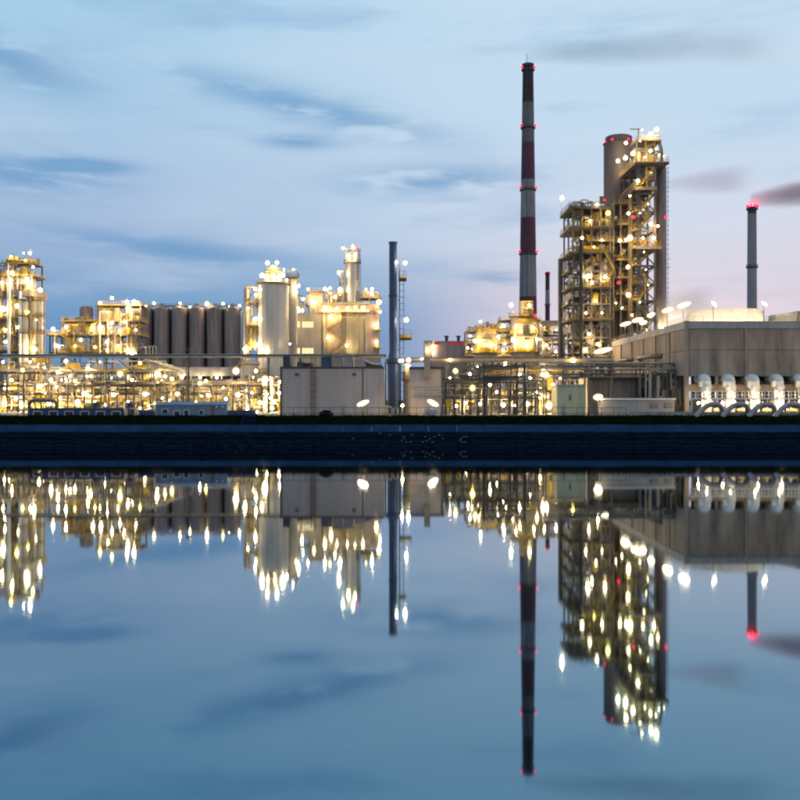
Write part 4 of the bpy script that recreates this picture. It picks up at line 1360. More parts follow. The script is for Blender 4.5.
fwk.lamps([(468, 348, .9), (498, 337, 1.1), (503, 350, 1.0), (503, 326, 1.2), (545, 336, 1), (549, 348, 1), (557, 340, .8), (556, 352, .9), (495, 352, .8), (470, 336, .8), (505, 344, 1), (544, 325, .8), (506, 368, 1), (485, 366, .8), (535, 366, .8), (552, 366, .8)], Y - 1.4)
# portal frame between the tank and the great tower
Y = 322
pf = Thing('portal_frame', 'pale braced portal frame carrying pipes between the tanks and the frame tower', 'frame', (PX(570, Y), Y, G))
pf.frame([PX(a, Y) for a in (543, 552, 564)], [Y, Y + 5], [PZ(a, Y) for a in (352, 338, 323)], m='ware_light', post=.5, beam=.5, xb=.5)
pf.box('walkway', 'dark_steel', PX(543, Y), PX(600, Y), Y - .6, Y + 3, PZ(336.5, Y), PZ(334.8, Y))
pf.box('beam', 'ware_light', PX(541, Y), PX(607, Y), Y - .4, Y - .05, PZ(324.4, Y), PZ(322.2, Y))
for i in range(6):
    pf.rod('pipe', random.choice(('pale', 'pipe_metal')), (PX(541, Y), Y + .5 + i * .7, PZ(321, Y)), (PX(606, Y), Y + .5 + i * .7, PZ(321, Y)), .22, 8)
pf.clutter(PX(543, Y), PX(605, Y), Y + 1, Y + 5, PZ(358, Y), PZ(338, Y), 26)
pf.lamps([(546, 345, .9), (556, 330, .6), (575, 346, 1), (590, 330, .8)], Y - 1)

# ================================================================== GREAT FRAME TOWER (left part and right part)
Y = 296
L = Thing('frame_tower', 'lower left half of the great steel frame tower, open decks crowded with pipes', 'frame tower', (PX(590, Y), Y, G))
xL0, xL1 = PX(573, Y), PX(610, Y)
xm = (xL0 + xL1) / 2
levs = [352, 337, 319, 303, 287, 270, 252, 227, 207]
zl = [PZ(a, Y) for a in levs]
xq = [xL0 + (xL1 - xL0) * q / 4 for q in range(5)]
L.frame(xq, [Y, Y + 8, Y + 16], zl, m='steel', post=.45, beam=.36, xb=.45, yb=.7)
# heavy front corner column
L.box('corner_column', 'dark_steel', PX(578.2, Y), PX(581.2, Y), Y - 2.0, Y - 1.4, G, PZ(240, Y))
# clad side face (tan panels with open windows)
for i in range(2):
    for k, (a, c) in enumerate(((318, 303), (302, 287), (286, 270), (269, 252), (336, 320))):
        if (i + k) % 3 == 0:
            continue
        L.box('side_panel', 'tan_wall', xL0 - .5, xL0 - .32, Y + 1 + i * 7.5, Y + 6.5 + i * 7.5, PZ(a, Y) + 1.2, PZ(c, Y) - 1.4)
        if k % 2:
            L.box('front_panel', 'tan_wall', xL0 + .5 + i * 1.4, xL0 + 1.6 + i * 1.4, Y - .4, Y - .28, PZ(a, Y) + 1.4, PZ(c, Y) - 1.2)
for py in (207, 227, 252, 287, 319):
    L.deck(xL0 - 1.2, xL1 + .6, Y - 1.0, Y + 17, PZ(py, Y), 'steel', 'steel' if py == 207 else 'yellow', 'flb', .4, 1.6)
    L.box('deck_fascia', 'steel', xL0 - 1.2, xL1 + .6, Y - 1.12, Y - 1.01, PZ(py, Y) - .6, PZ(py, Y) - .1)
for py in (270, 303):
    L.deck(xL0 - 1.2, xL0 + .3, Y + 1, Y + 16, PZ(py, Y), 'steel', 'yellow', 'l')
L.deck(xm - .5, xL1 + 1, Y - 1, Y + 10, PZ(241, Y), 'steel', 'yellow', 'fl')
for k in range(len(levs) - 1):
    L.clutter(xL0 + .5, xL1 - .3, Y + .5, Y + 7, zl[k], zl[k + 1] - .6, 30, ('pipe_metal', 'steel', 'tan_wall', 'dark_steel', 'steel', 'yellow'), 1.1)
    L.clutter(xL0 + .2, xL1, Y + 8, Y + 16, zl[k], zl[k + 1] - .6, 14, ('pipe_metal', 'steel', 'tan_wall'), 1.2)
L.clutter(xL0, xL1, Y + .5, Y + 6, G, zl[0], 16)
L.clutter(xL0, xL1, Y + 1, Y + 14, PZ(207, Y), PZ(197, Y), 26, ('pipe_metal', 'steel', 'tan_wall'), .8)
for px, r_, t0, t1, m in ((590, 1.6, 352, 325, 'pale'), (597, 1.9, 319, 295, 'tan_wall'), (604, 1.2, 287, 258, 'pipe_metal'), (590, 1.3, 287, 262, 'tan_wall'), (588, 1.0, 252, 234, 'yellow'), (600, 1.6, 252, 232, 'steel'), (586, 1.1, 226, 212, 'steel'), (597, 1.3, 226, 212, 'tan_wall'), (606, 1.0, 226, 210, 'steel')):
    L.vessel(PX(px, Y + 4), Y + 4, r_, PZ(t0, Y), PZ(t1, Y), m, flange=False)
for px in (577, 590, 599):
    L.tube('vent_pipe', 'steel', [(PX(px, Y), Y + 8, PZ(208, Y)), (PX(px, Y), Y + 8, PZ(197.5, Y)), (PX(px + 8, Y), Y + 8, PZ(197.5, Y)), (PX(px + 8, Y), Y + 8, PZ(205, Y))], .2, 8, .5)
L.stair((PX(603, Y), Y - 1.8, PZ(287, Y)), (PX(613, Y), Y - 1.8, PZ(270, Y)))
L.stair((PX(613, Y), Y - 1.8, PZ(270, Y)), (PX(604, Y), Y - 1.8, PZ(253, Y)))
L.vessel(PX(560.5, Y + 15), Y + 15, .8, G, PZ(259, Y + 15), 'steel', .2, name='riser')
L.lamps([(588, 276, 1.3), (605, 277, 1.4), (594, 247, .8), (596, 301, .8), (586, 313, .8), (602, 313, .8), (589, 334, .9), (598, 344, 1), (585, 350, .9), (592, 282, .8)], Y - 1.4)
L.lamp(PX(562, Y + 14), Y + 14, PZ(198, Y + 14), .66, 'lamp_warm', False, PZ(198, Y + 14) - PZ(207, Y))
L.lamps([(608, 213, 1.7), (582, 238, .9), (602, 240, .8), (590, 221, .7), (597, 204, .6)], Y - 1.4)
L.red(PX(617, Y), Y - 2, PZ(284, Y), .45)
L.red(PX(604, Y), Y - 1, PZ(207, Y) + 1.8, .3)
# --- right part
Rr = Thing('frame_tower', 'taller right half of the great steel frame tower with crossed lattice braces and lamp top', 'frame tower', (PX(645, Y), Y, G))
xa, xb_ = PX(638, Y), PX(655, Y)
levR = [352, 335, 318, 300, 283, 265, 247, 230, 211, 193, 178, 163]
zr = [PZ(a, Y) for a in levR]
Rr.frame([xa, xb_], [Y, Y + 9, Y + 18], zr, m='steel', post=.6, beam=.4)
Rr.box('corner_column', 'dark_steel', xa - .6, xa + .6, Y - .8, Y - .32, G, PZ(164, Y))
lv = [PZ(370, Y)] + zr
for k in range(len(lv) - 1):
    if k >= 10:
        continue
    Rr.bar('lattice_brace', 'steel', (xa, Y - .15, lv[k]), (xb_, Y - .15, lv[k + 1] - .4), .34)
    Rr.bar('lattice_brace', 'steel', (xb_, Y + .2, lv[k]), (xa, Y + .2, lv[k + 1] - .4), .34)
    for j in range(2):
        Rr.bar('side_brace', 'steel', (xa, Y + 9 * j, lv[k]), (xa, Y + 9 * (j + 1), lv[k + 1] - .4), .24)
    if k % 2 == 0:
        Rr.stair((xa + .6, Y + 3, lv[k]), (xb_ - .6, Y + 3, lv[k + 1]), 1.0)
    else:
        Rr.stair((xb_ - .6, Y + 4.5, lv[k]), (xa + .6, Y + 4.5, lv[k + 1]), 1.0)
# main decks
for py, x0_, x1_, m in ((163, xa - 1.3, PX(668, Y), 'steel'), (188, xa - 1.2, PX(656, Y), 'steel'), (247, xa - 1.2, PX(661, Y), 'steel')):
    Rr.deck(x0_, x1_, Y - 1.2, Y + 20, PZ(py, Y), m, 'yellow', 'flr', .45, 1.6)
    Rr.box('deck_fascia', 'tan_wall' if py != 163 else 'dark_steel', x0_, x1_, Y - 1.33, Y - 1.21, PZ(py, Y) - .8, PZ(py, Y) - .1)
for py in (211, 230, 265, 283, 300, 318):
    Rr.deck(xa - 1.4, xa + .5, Y - 1, Y + 19, PZ(py, Y), 'steel', 'yellow', 'fl', .3, 1.3)
# upper cage
Rr.frame([PX(637, Y), PX(646, Y), PX(655, Y), PX(661, Y)], [Y + .5, Y + 8], [PZ(150, Y), PZ(139.5, Y)], z0=PZ(163, Y), post=.4, beam=.3, m='steel', bm='steel', xb=.3)
Rr.deck(PX(638, Y), PX(660, Y), Y - .2, Y + 9, PZ(139.5, Y), 'steel', 'yellow', 'flr', .4, 1.3)
Rr.clutter(PX(638, Y), PX(659, Y), Y + 1, Y + 5, PZ(163, Y), PZ(141, Y), 26, ('cream', 'pale', 'pipe_metal', 'yellow'), .9)
Rr.clutter(PX(638, Y), PX(654, Y), Y + .6, Y + 5, PZ(188, Y), PZ(165, Y), 26, ('cream', 'pale', 'pipe_metal', 'steel'), .9)
Rr.clutter(xa - 1, xb_, Y + 5, Y + 14, PZ(247, Y), PZ(190, Y), 44, ('pipe_metal', 'steel', 'tan_wall', 'dark_steel', 'yellow'))
Rr.clutter(xa - 1, xb_, Y + 6, Y + 16, PZ(330, Y), PZ(250, Y), 50, ('pipe_metal', 'steel', 'tan_wall'))
Rr.stair((PX(641, Y), Y - 1.9, PZ(185, Y)), (PX(652, Y), Y - 1.9, PZ(171, Y)), 1.2)
Rr.stair((PX(641, Y), Y - .6, PZ(211, Y)), (PX(652, Y), Y - .6, PZ(194, Y)), 1.2)
Rr.tube('arch_pipe', 'dark_steel', [(PX(663, Y), Y + 1, PZ(163, Y)), (PX(662, Y), Y + 1, PZ(147, Y)), (PX(659, Y), Y + 1, PZ(139, Y))], .5, 10, 2)
for py in (200, 222, 240, 258, 276, 292, 308):
    Rr.deck(PX(612, Y + 10), PX(634, Y + 10), Y + 3 + (py % 3), Y + 12, PZ(py, Y), 'steel', 'yellow', 'fl', .3, 1.2)
    Rr.clutter(PX(612, Y + 8), PX(634, Y + 8), Y + 4, Y + 11, PZ(py, Y), PZ(py - 15, Y), 9, ('pipe_metal', 'steel', 'tan_wall', 'dark_steel'), .6)
for px in (613, 620, 628):
    Rr.bar('post', 'steel', (PX(px, Y + 4), Y + 3.2, G), (PX(px, Y + 4), Y + 3.2, PZ(192, Y)), .38)
# jib crane
Rr.bar('jib_post', 'steel', (PX(640, Y), Y + 2, PZ(139.5, Y)), (PX(640, Y), Y + 2, PZ(126.5, Y)), .3)
Rr.bar('jib', 'steel', (PX(631.5, Y), Y + 2, PZ(127.3, Y)), (PX(642, Y), Y + 2, PZ(127.3, Y)), .28)
# risers on the left side
for px, r_, top, dy, m in ((616, .7, 200, 12, 'steel'), (622, .7, 196, 10, 'steel'), (631, .55, 186, 3, 'steel')):
    yy = Y + dy
    Rr.vessel(PX(px, yy), yy, r_, G, PZ(top, yy), m, .2, 14, 'riser', False)
Rr.lamps([(651, 133.5, 1.7), (656.5, 129.5, 2.0), (642, 130, .9), (650.5, 151, 1.3), (633, 153.5, 1.8), (640, 141, .8), (659, 155, .8), (656, 149, .8), (664, 156, .5), (645, 157, .8)], Y - 1.8, 'lamp_dim', .8)
Rr.lamps([(626, 143, 1.7), (618, 161, 1.8), (625.5, 158, 1.6)], Y + 13)
Rr.lamps([(638, 181, 2.0), (651, 173, .7), (628.5, 213.5, 1.8), (630, 238, 2.2), (626, 240, 1.4), (620, 240.5, 1.7), (651, 224, 1.6), (658, 226, 1.4), (643, 238, 1.4), (654, 238, 1.7), (628, 267, 1.9), (628.5, 295, 1.9),
          (644, 252, .7), (648, 204, .6), (630, 196, .8), (640, 213, .6), (648, 285, .6), (646, 270, .6), (632, 315, 1), (640, 302, .7), (616, 303, .8), (622, 308, .9)], Y - 2, 'lamp_dim', .82)
for q, py in ((632, 219), (664, 219)):
    Rr.red(PX(q, Y), Y - 2.2, PZ(py, Y), .42)
# big dark regenerator vessel behind
xr, yr = 72.6, 322
v = Thing('reactor_vessel', 'huge dark cylindrical reactor rising behind the frame tower', 'vessel', (xr, yr, G))
zt = PZ(137, yr)
v.lathe('shell', 'regen', xr, yr, [(4.9, G), (4.9, zt - 20), (4.98, zt - 19.9), (4.98, zt - 19.6), (4.9, zt - 19.5), (4.9, zt - 2.4), (4.4, zt - 2.2), (4.4, zt - .3), (4.1, zt), (.3, zt + .2)], 40)
for a in (-175, -130, -60, -20, 60, 120):
    v.red(xr + 4.6 * math.cos(rad(a)), yr + 4.6 * math.sin(rad(a)), zt - 1.9, .34)
v.ring_deck(xr, yr, 4.4, 5.2, zt - 2.2, 'dark_steel', None)
# tall mauve column right
xr, yr = PX(661, 304), 304
v = Thing('distillation_column', 'tall mauve column along the right edge of the frame tower', 'column', (xr, yr, G))
v.lathe('shell', 'mauve', xr, yr, [(1.65, G), (1.65, PZ(262, yr)), (1.75, PZ(261.8, yr)), (1.75, PZ(261, yr)), (1.65, PZ(260.8, yr)), (1.65, PZ(200, yr)), (1.45, PZ(196, yr)), (1.45, PZ(166, yr)), (.4, PZ(164, yr))], 24)
v.ladder(xr + 1.7, yr - .6, G, PZ(168, yr), 'dark_steel', .6, .1, .8, True)
for py in (259, 267):
    v.bar('bracket', 'dark_steel', (xr + 1.4, yr, PZ(py, yr)), (xr + 3.0, yr, PZ(py, yr)), .14)
# steel behind foot of the tower with the big bright strip light
t = Thing('light_gantry', 'gantry with a long bright strip light beside the cooling tower', 'gantry', (PX(600, 292), 292, G))
t.box('post', 'steel', PX(592, 292), PX(593.5, 292), 292, 292.4, G, PZ(345, 292))
t.box('post', 'steel', PX(608, 292), PX(609.5, 292), 292, 292.4, G, PZ(345, 292))
t.box('beam', 'steel', PX(590, 292), PX(611, 292), 292.45, 292.8, PZ(357, 292), PZ(355, 292))
t.flood(PX(603, 290), 290, PZ(350.5, 290), 4.6, 1.0, 13)
t.clutter(PX(588, 294), PX(612, 294), 293, 295.5, PZ(372, 294), PZ(340, 294), 16)

# ================================================================== COOLING TOWER
X0, Y0, Y1, X1 = 64.9, 220.0, 297.0, 118.0
zb, zt = 15.1, 27.4
c = Thing('cooling_tower', 'massive stained concrete cooling tower block with lit fan ring on its roof', 'cooling tower', (X0, Y0, G))
bay = 13.0
zmid = PZ(350, Y0)
for i in range(4):
    a = X0 + .5 + i * bay
    for k, (z0, z1) in enumerate(((zb, zmid - .04), (zmid + .04, zt - 1.55))):
        for j in range(3):
            w_ = (bay - .6) / 3
            c.box('wall_panel', 'concrete', a + .25 + j * w_, a + .25 + (j + 1) * w_ - .015, Y0 + random.uniform(0, .03), Y0 + .5, z0, z1)
    c.box('pilaster', 'concrete', a + bay - .28, a + bay + .18, Y0 - .18, Y0 + .4, G, zt - 1.5)
    c.box('pier', 'concrete_light', a + bay / 2 - .3, a + bay / 2 + .3, Y0 + .2, Y0 + .9, G, zb + .02)
for i in range(6):
    a = Y0 + .4 + i * 12.75
    for k, (z0, z1) in enumerate(((zb + .2, zmid - .04), (zmid + .04, zt - 1.55))):
        for j in range(2):
            c.box('wall_panel', 'concrete', X0 + random.uniform(0, .03), X0 + .5, a + .3 + j * 6.1, a + .3 + (j + 1) * 6.1 - .02, z0, z1)
    c.box('pilaster', 'concrete', X0 - .3, X0 + .35, a + 12.5, a + 13.1, G, zt - 1.5)
c.box('backing_wall', 'concrete', X0 + .7, X1, Y0 + .55, Y0 + .59, zb + .05, zt - .7)
c.box('backing_wall', 'concrete', X0 + .55, X0 + .59, Y0 + .7, Y1, zb + .25, zt - .7)
c.box('corner_pier', 'concrete', X0 - .35, X0 + .55, Y0 - .3, Y0 + .5, G, zt + .3)
c.box('cornice', 'concrete_light', X0 + .56, X1, Y0 - .2, Y0 + .6, zt - 1.5, zt)
c.box('cornice', 'concrete_light', X0 - .22, X0 + .6, Y0 + .52, Y1, zt - 1.5, zt - .01)
c.box('roof', 'concrete_light', X0 + .62, X1, Y0 + .62, Y1, zt - .6, zt - .1)
c.box('inner_wall', 'dark_steel', X0 + 3, X1, Y0 + 6, Y0 + 6.4, G, zb + .5)
c.box('inner_wall', 'concrete', X0 + 2, X0 + 2.4, Y0 + 6.5, Y1, G, zb + .5)
c.box('lintel', 'concrete', X0 + .6, X1, Y0 + .1, Y0 + .5, PZ(391.5, Y0), PZ(384.5, Y0))
c.box('ceiling_slab', 'dark_steel', X0 + .6, X1, Y0 + .6, Y0 + 6, zb, zb + .4)
# roof railing, fan ring
c.railing([(X0 - .1, Y1), (X0 - .1, Y0 - .1), (X1, Y0 - .1)], zt, 'tan_wall', 1.2, None, 2.0)
fx, fy, fr = PX(727, 240), 241.5, 9.0
ring = c.lathe('fan_ring', 'white', fx, fy, [(fr * 1.02, zt - .1), (fr, zt + 1.2), (fr * .97, PZ(309.5, 233)), (fr * .99, PZ(308.3, 233)), (fr * .94, PZ(308.3, 233)), (fr * .94, zt + .5)], 40)
rb = []
for i in range(40):
    a = 2 * math.pi * i / 40
    rb.append(((fx + fr * 1.03 * math.cos(a), fy + fr * 1.03 * math.sin(a), zt), (fx + fr * .995 * math.cos(a), fy + fr * .995 * math.sin(a), PZ(309, 233)), .14))
c.bars('ring_ribs', 'white', rb, ring)
for k_ in range(2):
    fx2 = fx + (k_ + 1) * 21
    c.lathe('fan_ring', 'concrete_light', fx2, fy + 2, [(fr * 1.02, zt - .1), (fr, zt + 1.2), (fr * .97, zt + 3.6), (fr * .93, zt + 3.6), (fr * .93, zt)], 40)
fx3 = PX(800, 240)
# shine on the ring: roof lamps in front of it
for k_ in range(11):
    a_ = rad(-160 + k_ * 14)
    c.lamp(fx + (fr + 2.2) * math.cos(a_), fy + (fr + 2.2) * math.sin(a_), zt + .25, .24, 'lamp_bright', True)
# roof floodlights along the left edge
for px, py, yy, w_, tl in ((684, 305, 224, 3.1, 18), (667.5, 310, 236, 2.8, 18), (651, 315, 250, 2.0, 22), (637.5, 320, 266, 3.0, 15), (625.5, 324, 282, 3.2, 15), (643, 322.5, 258, 2.0, 10)):
    c.flood(PX(px, yy), yy, PZ(py, yy), w_ * .85, .8, tl, PZ(py, yy) - zt)
for px, py, yy, tl in ((714, 304, 222, -45), (764.5, 304, 222, -35)):
    c.flood(PX(px, yy), yy, PZ(py, yy), 1.3, .45, tl, PZ(py, yy) - zt)
c.box('stair_house', 'tan_wall', PX(797, 236), PX(812, 236), 236, 241, zt - .1, PZ(311, 236))
c.tube('side_duct', 'dark_steel', [(X0 + .1, 262, PZ(360, 262)), (X0 - 1.6, 258, PZ(359, 262)), (X0 - 1.6, 244, PZ(357.5, 250)), (X0 + .1, 240, PZ(357.5, 250))], .55, 10, 1.5)
c.tube('side_duct', 'dark_steel', [(X0 + .1, 284, PZ(361, 284)), (X0 - 1.2, 281, PZ(361, 284)), (X0 - 1.2, 272, PZ(361, 278)), (X0 + .1, 270, PZ(361, 278))], .45, 10, 1.5)
# water risers
for i in range(6):
    px = 706.5 + i * 24.2
    yy = 217
    x = PX(px, yy)
    rs = Thing('riser_pipe', 'fat cream riser pipe bending into the front of the cooling tower', 'pipe', (x, yy, G), 'riser pipes of the cooling tower')
    rs.tube('pipe', 'white', [(x, yy, G), (x, yy, PZ(378.5, yy)), (x, Y0 + 3, PZ(378.5, yy))], 1.08, 16, 1.6)
    rs.lathe('flange', 'white', x, yy, [(1.05, PZ(388, yy)), (1.3, PZ(388, yy)), (1.3, PZ(387, yy)), (1.05, PZ(387, yy))], 18)
    rs.lathe('flange', 'white', x, yy, [(1.05, G + .6), (1.3, G + .6), (1.3, G + .9), (1.05, G + .9)], 18)
    rs.box('valve_body', 'white', x - 1.7, x - .9, yy - .5, yy + .5, PZ(387, yy), PZ(381, yy))
# pump walkway in front
yy = 214
pw = Thing('pump_walkway', 'white railed walkway with lamps in front of the cooling tower risers', 'walkway', (PX(745, yy), yy, G))
xa, xb_ = PX(691, yy), PX(845, yy)
d = pw.box('deck', 'white', xa, xb_, yy, yy + 1.6, PZ(399.5, yy), PZ(398.6, yy))
pw.railing([(xa, yy), (xb_, yy)], PZ(398.6, yy), 'white', 1.6, d, 1.5, True, .13)
pw.railing([(xa, yy + 1.55), (xb_, yy + 1.55)], PZ(398.6, yy), 'white', 1.6, d, 1.5, True, .13)
for i in range(15):
    x = xa + .2 + i * (xb_ - xa - .4) / 14
    pw.box('post', 'white', x - .1, x + .1, yy + .1, yy + .3, G, PZ(399.6, yy))
for i in range(6):
    px = 699 + i * 24.2
    pw.lamp(PX(px, yy), yy + .4, PZ(403, yy), .30, 'lamp_bright')
    pw.lamp(PX(px + 14, yy), yy + 1.9, PZ(401.5, yy), .26, 'lamp_bright')
    pw.lamp(PX(px + 8.5, yy), yy + .5, PZ(395.5, yy), .22, 'lamp_bright', True)
for i in range(6):
    px = 718 + i * 24.2
    pm = Thing('pump', 'cream motor pump on a plinth between the riser pipes', 'pump', (PX(px, 216.5), 216.5, G), 'pumps below the cooling tower')
    x = PX(px, 216.5)
    pm.box('plinth', 'concrete_light', x - 1.2, x + 1.2, 216, 217, G, G + .4)
    pm.drum(x - .8, x + .8, 216.5, G + 1.1, .55, 'cream')
    pm.rod('motor', 'yellow', (x + .9, 216.5, G + 1.1), (x + 1.7, 216.5, G + 1.1), .4, 12)
    pm.tube('outlet', 'cream', [(x, 216.5, G + 1.4), (x, 216.5, G + 2.4), (x - 1, 216.5, G + 2.4)], .25, 8)
# goosenecks over the flood wall
for i in range(4):
    px = 698 + i * 26.3
    yy = 211.4
    x = PX(px, yy)
    gn = Thing('gooseneck_pipe', 'thick grey gooseneck pipe curving over the concrete wall at the bank', 'pipe', (x, yy, G), 'gooseneck pipes on the bank')
    pts = [(x - .7, yy - .6, PZ(417, yy)), (x + .9, yy - .2, PZ(409, yy)), (x + 2.4, yy, PZ(404.3, yy)), (PX(px + 21, yy), yy, PZ(404.3, yy)), (PX(px + 24.5, yy), yy + .4, PZ(408, yy)), (PX(px + 25, yy), yy + 1.4, G)]
    gn.tube('pipe', 'gooseneck', pts, .58, 14, 1.6)
    q = Vector((PX(px + 12, yy), yy, PZ(404.3, yy)))
    gn.rod('flange', 'gooseneck', q - Vector((.12, 0, 0)), q + Vector((.12, 0, 0)), .72, 14)
fw = Thing('flood_wall', 'low pale concrete wall on the bank before the cooling tower', 'wall', (PX(740, 213), 213, G))
for i in range(16):
    a = PX(628 + i * 15, 212.6)
    fw.box('wall_block', 'concrete_light', a, PX(628 + (i + 1) * 15, 212.6) - .04, 212.3, 212.7, G - .3, PZ(412.3, 212.6))
    fw.box('coping', 'concrete_light', a, PX(628 + (i + 1) * 15, 212.6) - .03, 212.2, 212.8, PZ(412.3, 212.6) + .005, PZ(411.8, 212.6))

# ================================================================== LOW BUILDINGS RIGHT OF CENTRE
Y = 224
t = Thing('switch_house', 'pale green switch house with flat roof behind the bank fence', 'building', (PX(571, Y), Y, G))
for i in range(4):
    a = PX(557 + i * 7.2, Y)
    t.box('wall_panel', 'green_wall', a, PX(557 + (i + 1) * 7.2, Y) - .03, Y, Y + .2, G, PZ(386, Y))
t.box('roof', 'concrete_light', PX(556.5, Y), PX(586.5, Y), Y - .25, Y + 8, PZ(386, Y) + .01, PZ(384.4, Y))
t.box('side_wall', 'green_wall', PX(557, Y), PX(557, Y) + .2, Y + .22, Y + 8, G, PZ(386, Y))
dr = t.box('door', 'concrete_light', PX(561, Y), PX(565, Y), Y - .06, Y - .005, G, G + 2.4)
t.box('handle', 'dark_steel', PX(564.2, Y), PX(564.5, Y), Y - .12, Y - .062, G + 1.1, G + 1.25, dr)
t.box('vent', 'steel', PX(569, Y), PX(571, Y), Y - .06, Y - .005, G + 3.4, G + 4.8)
t.box('downpipe', 'dark_steel', PX(587.5, Y), PX(588.3, Y), Y - .1, Y + .08, G, PZ(376, Y))
Y = 236
t = Thing('tan_shed', 'broad tan corrugated shed behind the long cabin', 'shed', (PX(615, Y), Y, G))
for i in range(12):
    a = PX(589 + i * 4.7, Y)
    t.box('wall_panel', 'tan_wall', a, PX(589 + (i + 1) * 4.7, Y) - .05, Y + (i % 2) * .05, Y + .3, G, PZ(379, Y))
t.box('roof', 'steel', PX(588, Y), PX(646.5, Y), Y - .4, Y + 12, PZ(379, Y) + .01, PZ(376.6, Y))
t.box('side_wall', 'tan_wall', PX(589, Y) - .2, PX(589, Y) - .01, Y + .31, Y + 12, G, PZ(379, Y))
Y = 217
t = Thing('long_cabin', 'long low cream cabin with pale flat roof in front of the tan shed', 'cabin', (PX(638, Y), Y, G))
for i in range(8):
    a = PX(601 + i * 9.2, Y)
    t.box('wall_panel', 'ware_light', a, PX(601 + (i + 1) * 9.2, Y) - .03, Y, Y + .15, G, PZ(400, Y))
t.box('roof', 'white', PX(600, Y), PX(675.5, Y), Y - .3, Y + 5, PZ(400, Y) + .01, PZ(398.2, Y))
for a in (650, 664):
    t.box('vent', 'steel', PX(a, Y), PX(a + 8, Y), Y - .05, Y - .005, PZ(408, Y), PZ(403, Y))
    for k_ in range(3):
        t.box('louvre', 'concrete_light', PX(a + .5, Y), PX(a + 7.5, Y), Y - .09, Y - .055, PZ(407 - k_ * 1.4, Y), PZ(406.2 - k_ * 1.4, Y))
t.box('end_wall', 'ware_light', PX(601, Y) + .01, PX(601, Y) + .18, Y + .17, Y + 4.6, G, PZ(400, Y))
# rack in front of the cooling tower flank
Y = 229
t = Thing('pipe_rack', 'grey pipe rack with looping pipes against the cooling tower flank', 'pipe rack', (PX(620, Y), Y, G))
xs = [PX(a, Y) for a in (546, 566, 588, 612, 640, 656, 676)]
t.frame(xs, [Y, Y + 4], [PZ(a, Y) for a in (376, 365)], m='steel', post=.34, beam=.26)
for py, m in ((364, 'pipe_metal'), (375, 'steel'), (370, 'pipe_metal')):
    for j in range(3):
        t.rod('pipe', m, (xs[0] - 1, Y + .5 + j * 1.3, PZ(py, Y) + .2), (xs[-1] + .6, Y + .5 + j * 1.3, PZ(py, Y) + .2), random.uniform(.15, .25), 10)
for i in range(9):
    px = 645 + i * 4.2
    t.tube('loop_pipe', random.choice(('dark_steel', 'steel', 'tan_wall')), [(PX(px, Y), Y - .8 - .2 * (i % 3), G + 2), (PX(px, Y), Y - .8 - .2 * (i % 3), PZ(366 + 4 * (i % 4), Y)), (PX(px + 8, Y), Y - .8 - .2 * (i % 3), PZ(366 + 4 * (i % 4), Y)),
                                                                          (PX(px + 8, Y), Y - .8 - .2 * (i % 3), PZ(390, Y))], random.choice((.2, .3, .42)), 8)
t.box('tall_post', 'tan_wall', PX(655, Y), PX(658, Y), Y - 1.4, Y - .9, G, PZ(366, Y))
t.clutter(PX(642, Y), PX(682, Y), Y - .6, Y + 5, G, PZ(372, Y), 22, ('dark_steel', 'steel', 'pipe_metal'))
t.lamps([(547, 374.5, 1.2)], Y - .8)

# ================================================================== BANK EDGE THINGS, LEFT
Y = 215
t = Thing('blue_container', 'long navy blue container block with six pale framed openings', 'container', (PX(77, Y), Y, G))
x0, x1, zt = PX(30, Y), PX(124, Y), PZ(408.6, Y)
t.box('body', 'blue_cabin', x0, x1, Y, Y + 3, G - .05, zt)
t.box('roof', 'blue_cabin', x0 - .1, x1 + .1, Y - .1, Y + 3.1, zt + .005, zt + .12)
for i in range(6):
    a = PX(33.5 + i * 15.7, Y)
    bb = PX(42 + i * 15.7, Y)
    o = t.box('opening', 'glass_dark', a, bb, Y - .03, Y - .004, G + .05, PZ(411.3, Y))
    t.bars('frame', 'ware', [((a, Y - .06, G), (a, Y - .06, PZ(411.2, Y)), .2), ((bb, Y - .06, G), (bb, Y - .06, PZ(411.2, Y)), .2), ((a - .1, Y - .06, PZ(411.2, Y)), (bb + .1, Y - .06, PZ(411.2, Y)), .2)], o)
t = Thing('loop_pipe', 'dark square pipe loop standing behind the navy container block', 'pipe', (PX(43, 220), 220, G))
t.tube('pipe', 'steel', [(PX(29.5, 220), 220, G), (PX(29.5, 220), 220, PZ(400.5, 220)), (PX(56.5, 220), 220, PZ(400.5, 220)), (PX(56.5, 220), 220, G)], .36, 10, 1.0)
for q in (29.5, 56.5):
    t.lathe('flange', 'steel', PX(q, 220), 220, [(.5, G), (.5, G + .2)], 12)
for i, (px, wd) in enumerate(((97, 9), (131, 10))):
    yy = 222
    t = Thing('pump_unit', ('squat dark valve unit above the navy container block', 'squat grey valve unit between the navy block and white cabin')[i], 'pump', (PX(px, yy), yy, G))
    x = PX(px, yy)
    t.box('base', 'steel', x - 1, x + 1, yy - .8, yy + .8, G, PZ(407, yy))
    t.lathe('dome', 'steel', x, yy, [(1.0, PZ(407, yy)), (1.0, PZ(403.5, yy)), (.7, PZ(402, yy)), (.1, PZ(401.3, yy))], 16)
    t.tube('outlet', 'pale', [(x, yy - .9, G + 1.5), (x + 1.6, yy - .9, G + 1.5), (x + 1.6, yy - .9, G)], .25, 8)
    t.rod('wheel', 'dark_steel', (x, yy - 1.0, PZ(405, yy)), (x, yy - .9, PZ(405, yy)), .5, 14)
Y = 214
t = Thing('site_cabin', 'white blue-roofed site cabin on the bank with small dark windows', 'cabin', (PX(191, Y), Y, G))
x0, x1 = PX(156, Y), PX(227, Y)
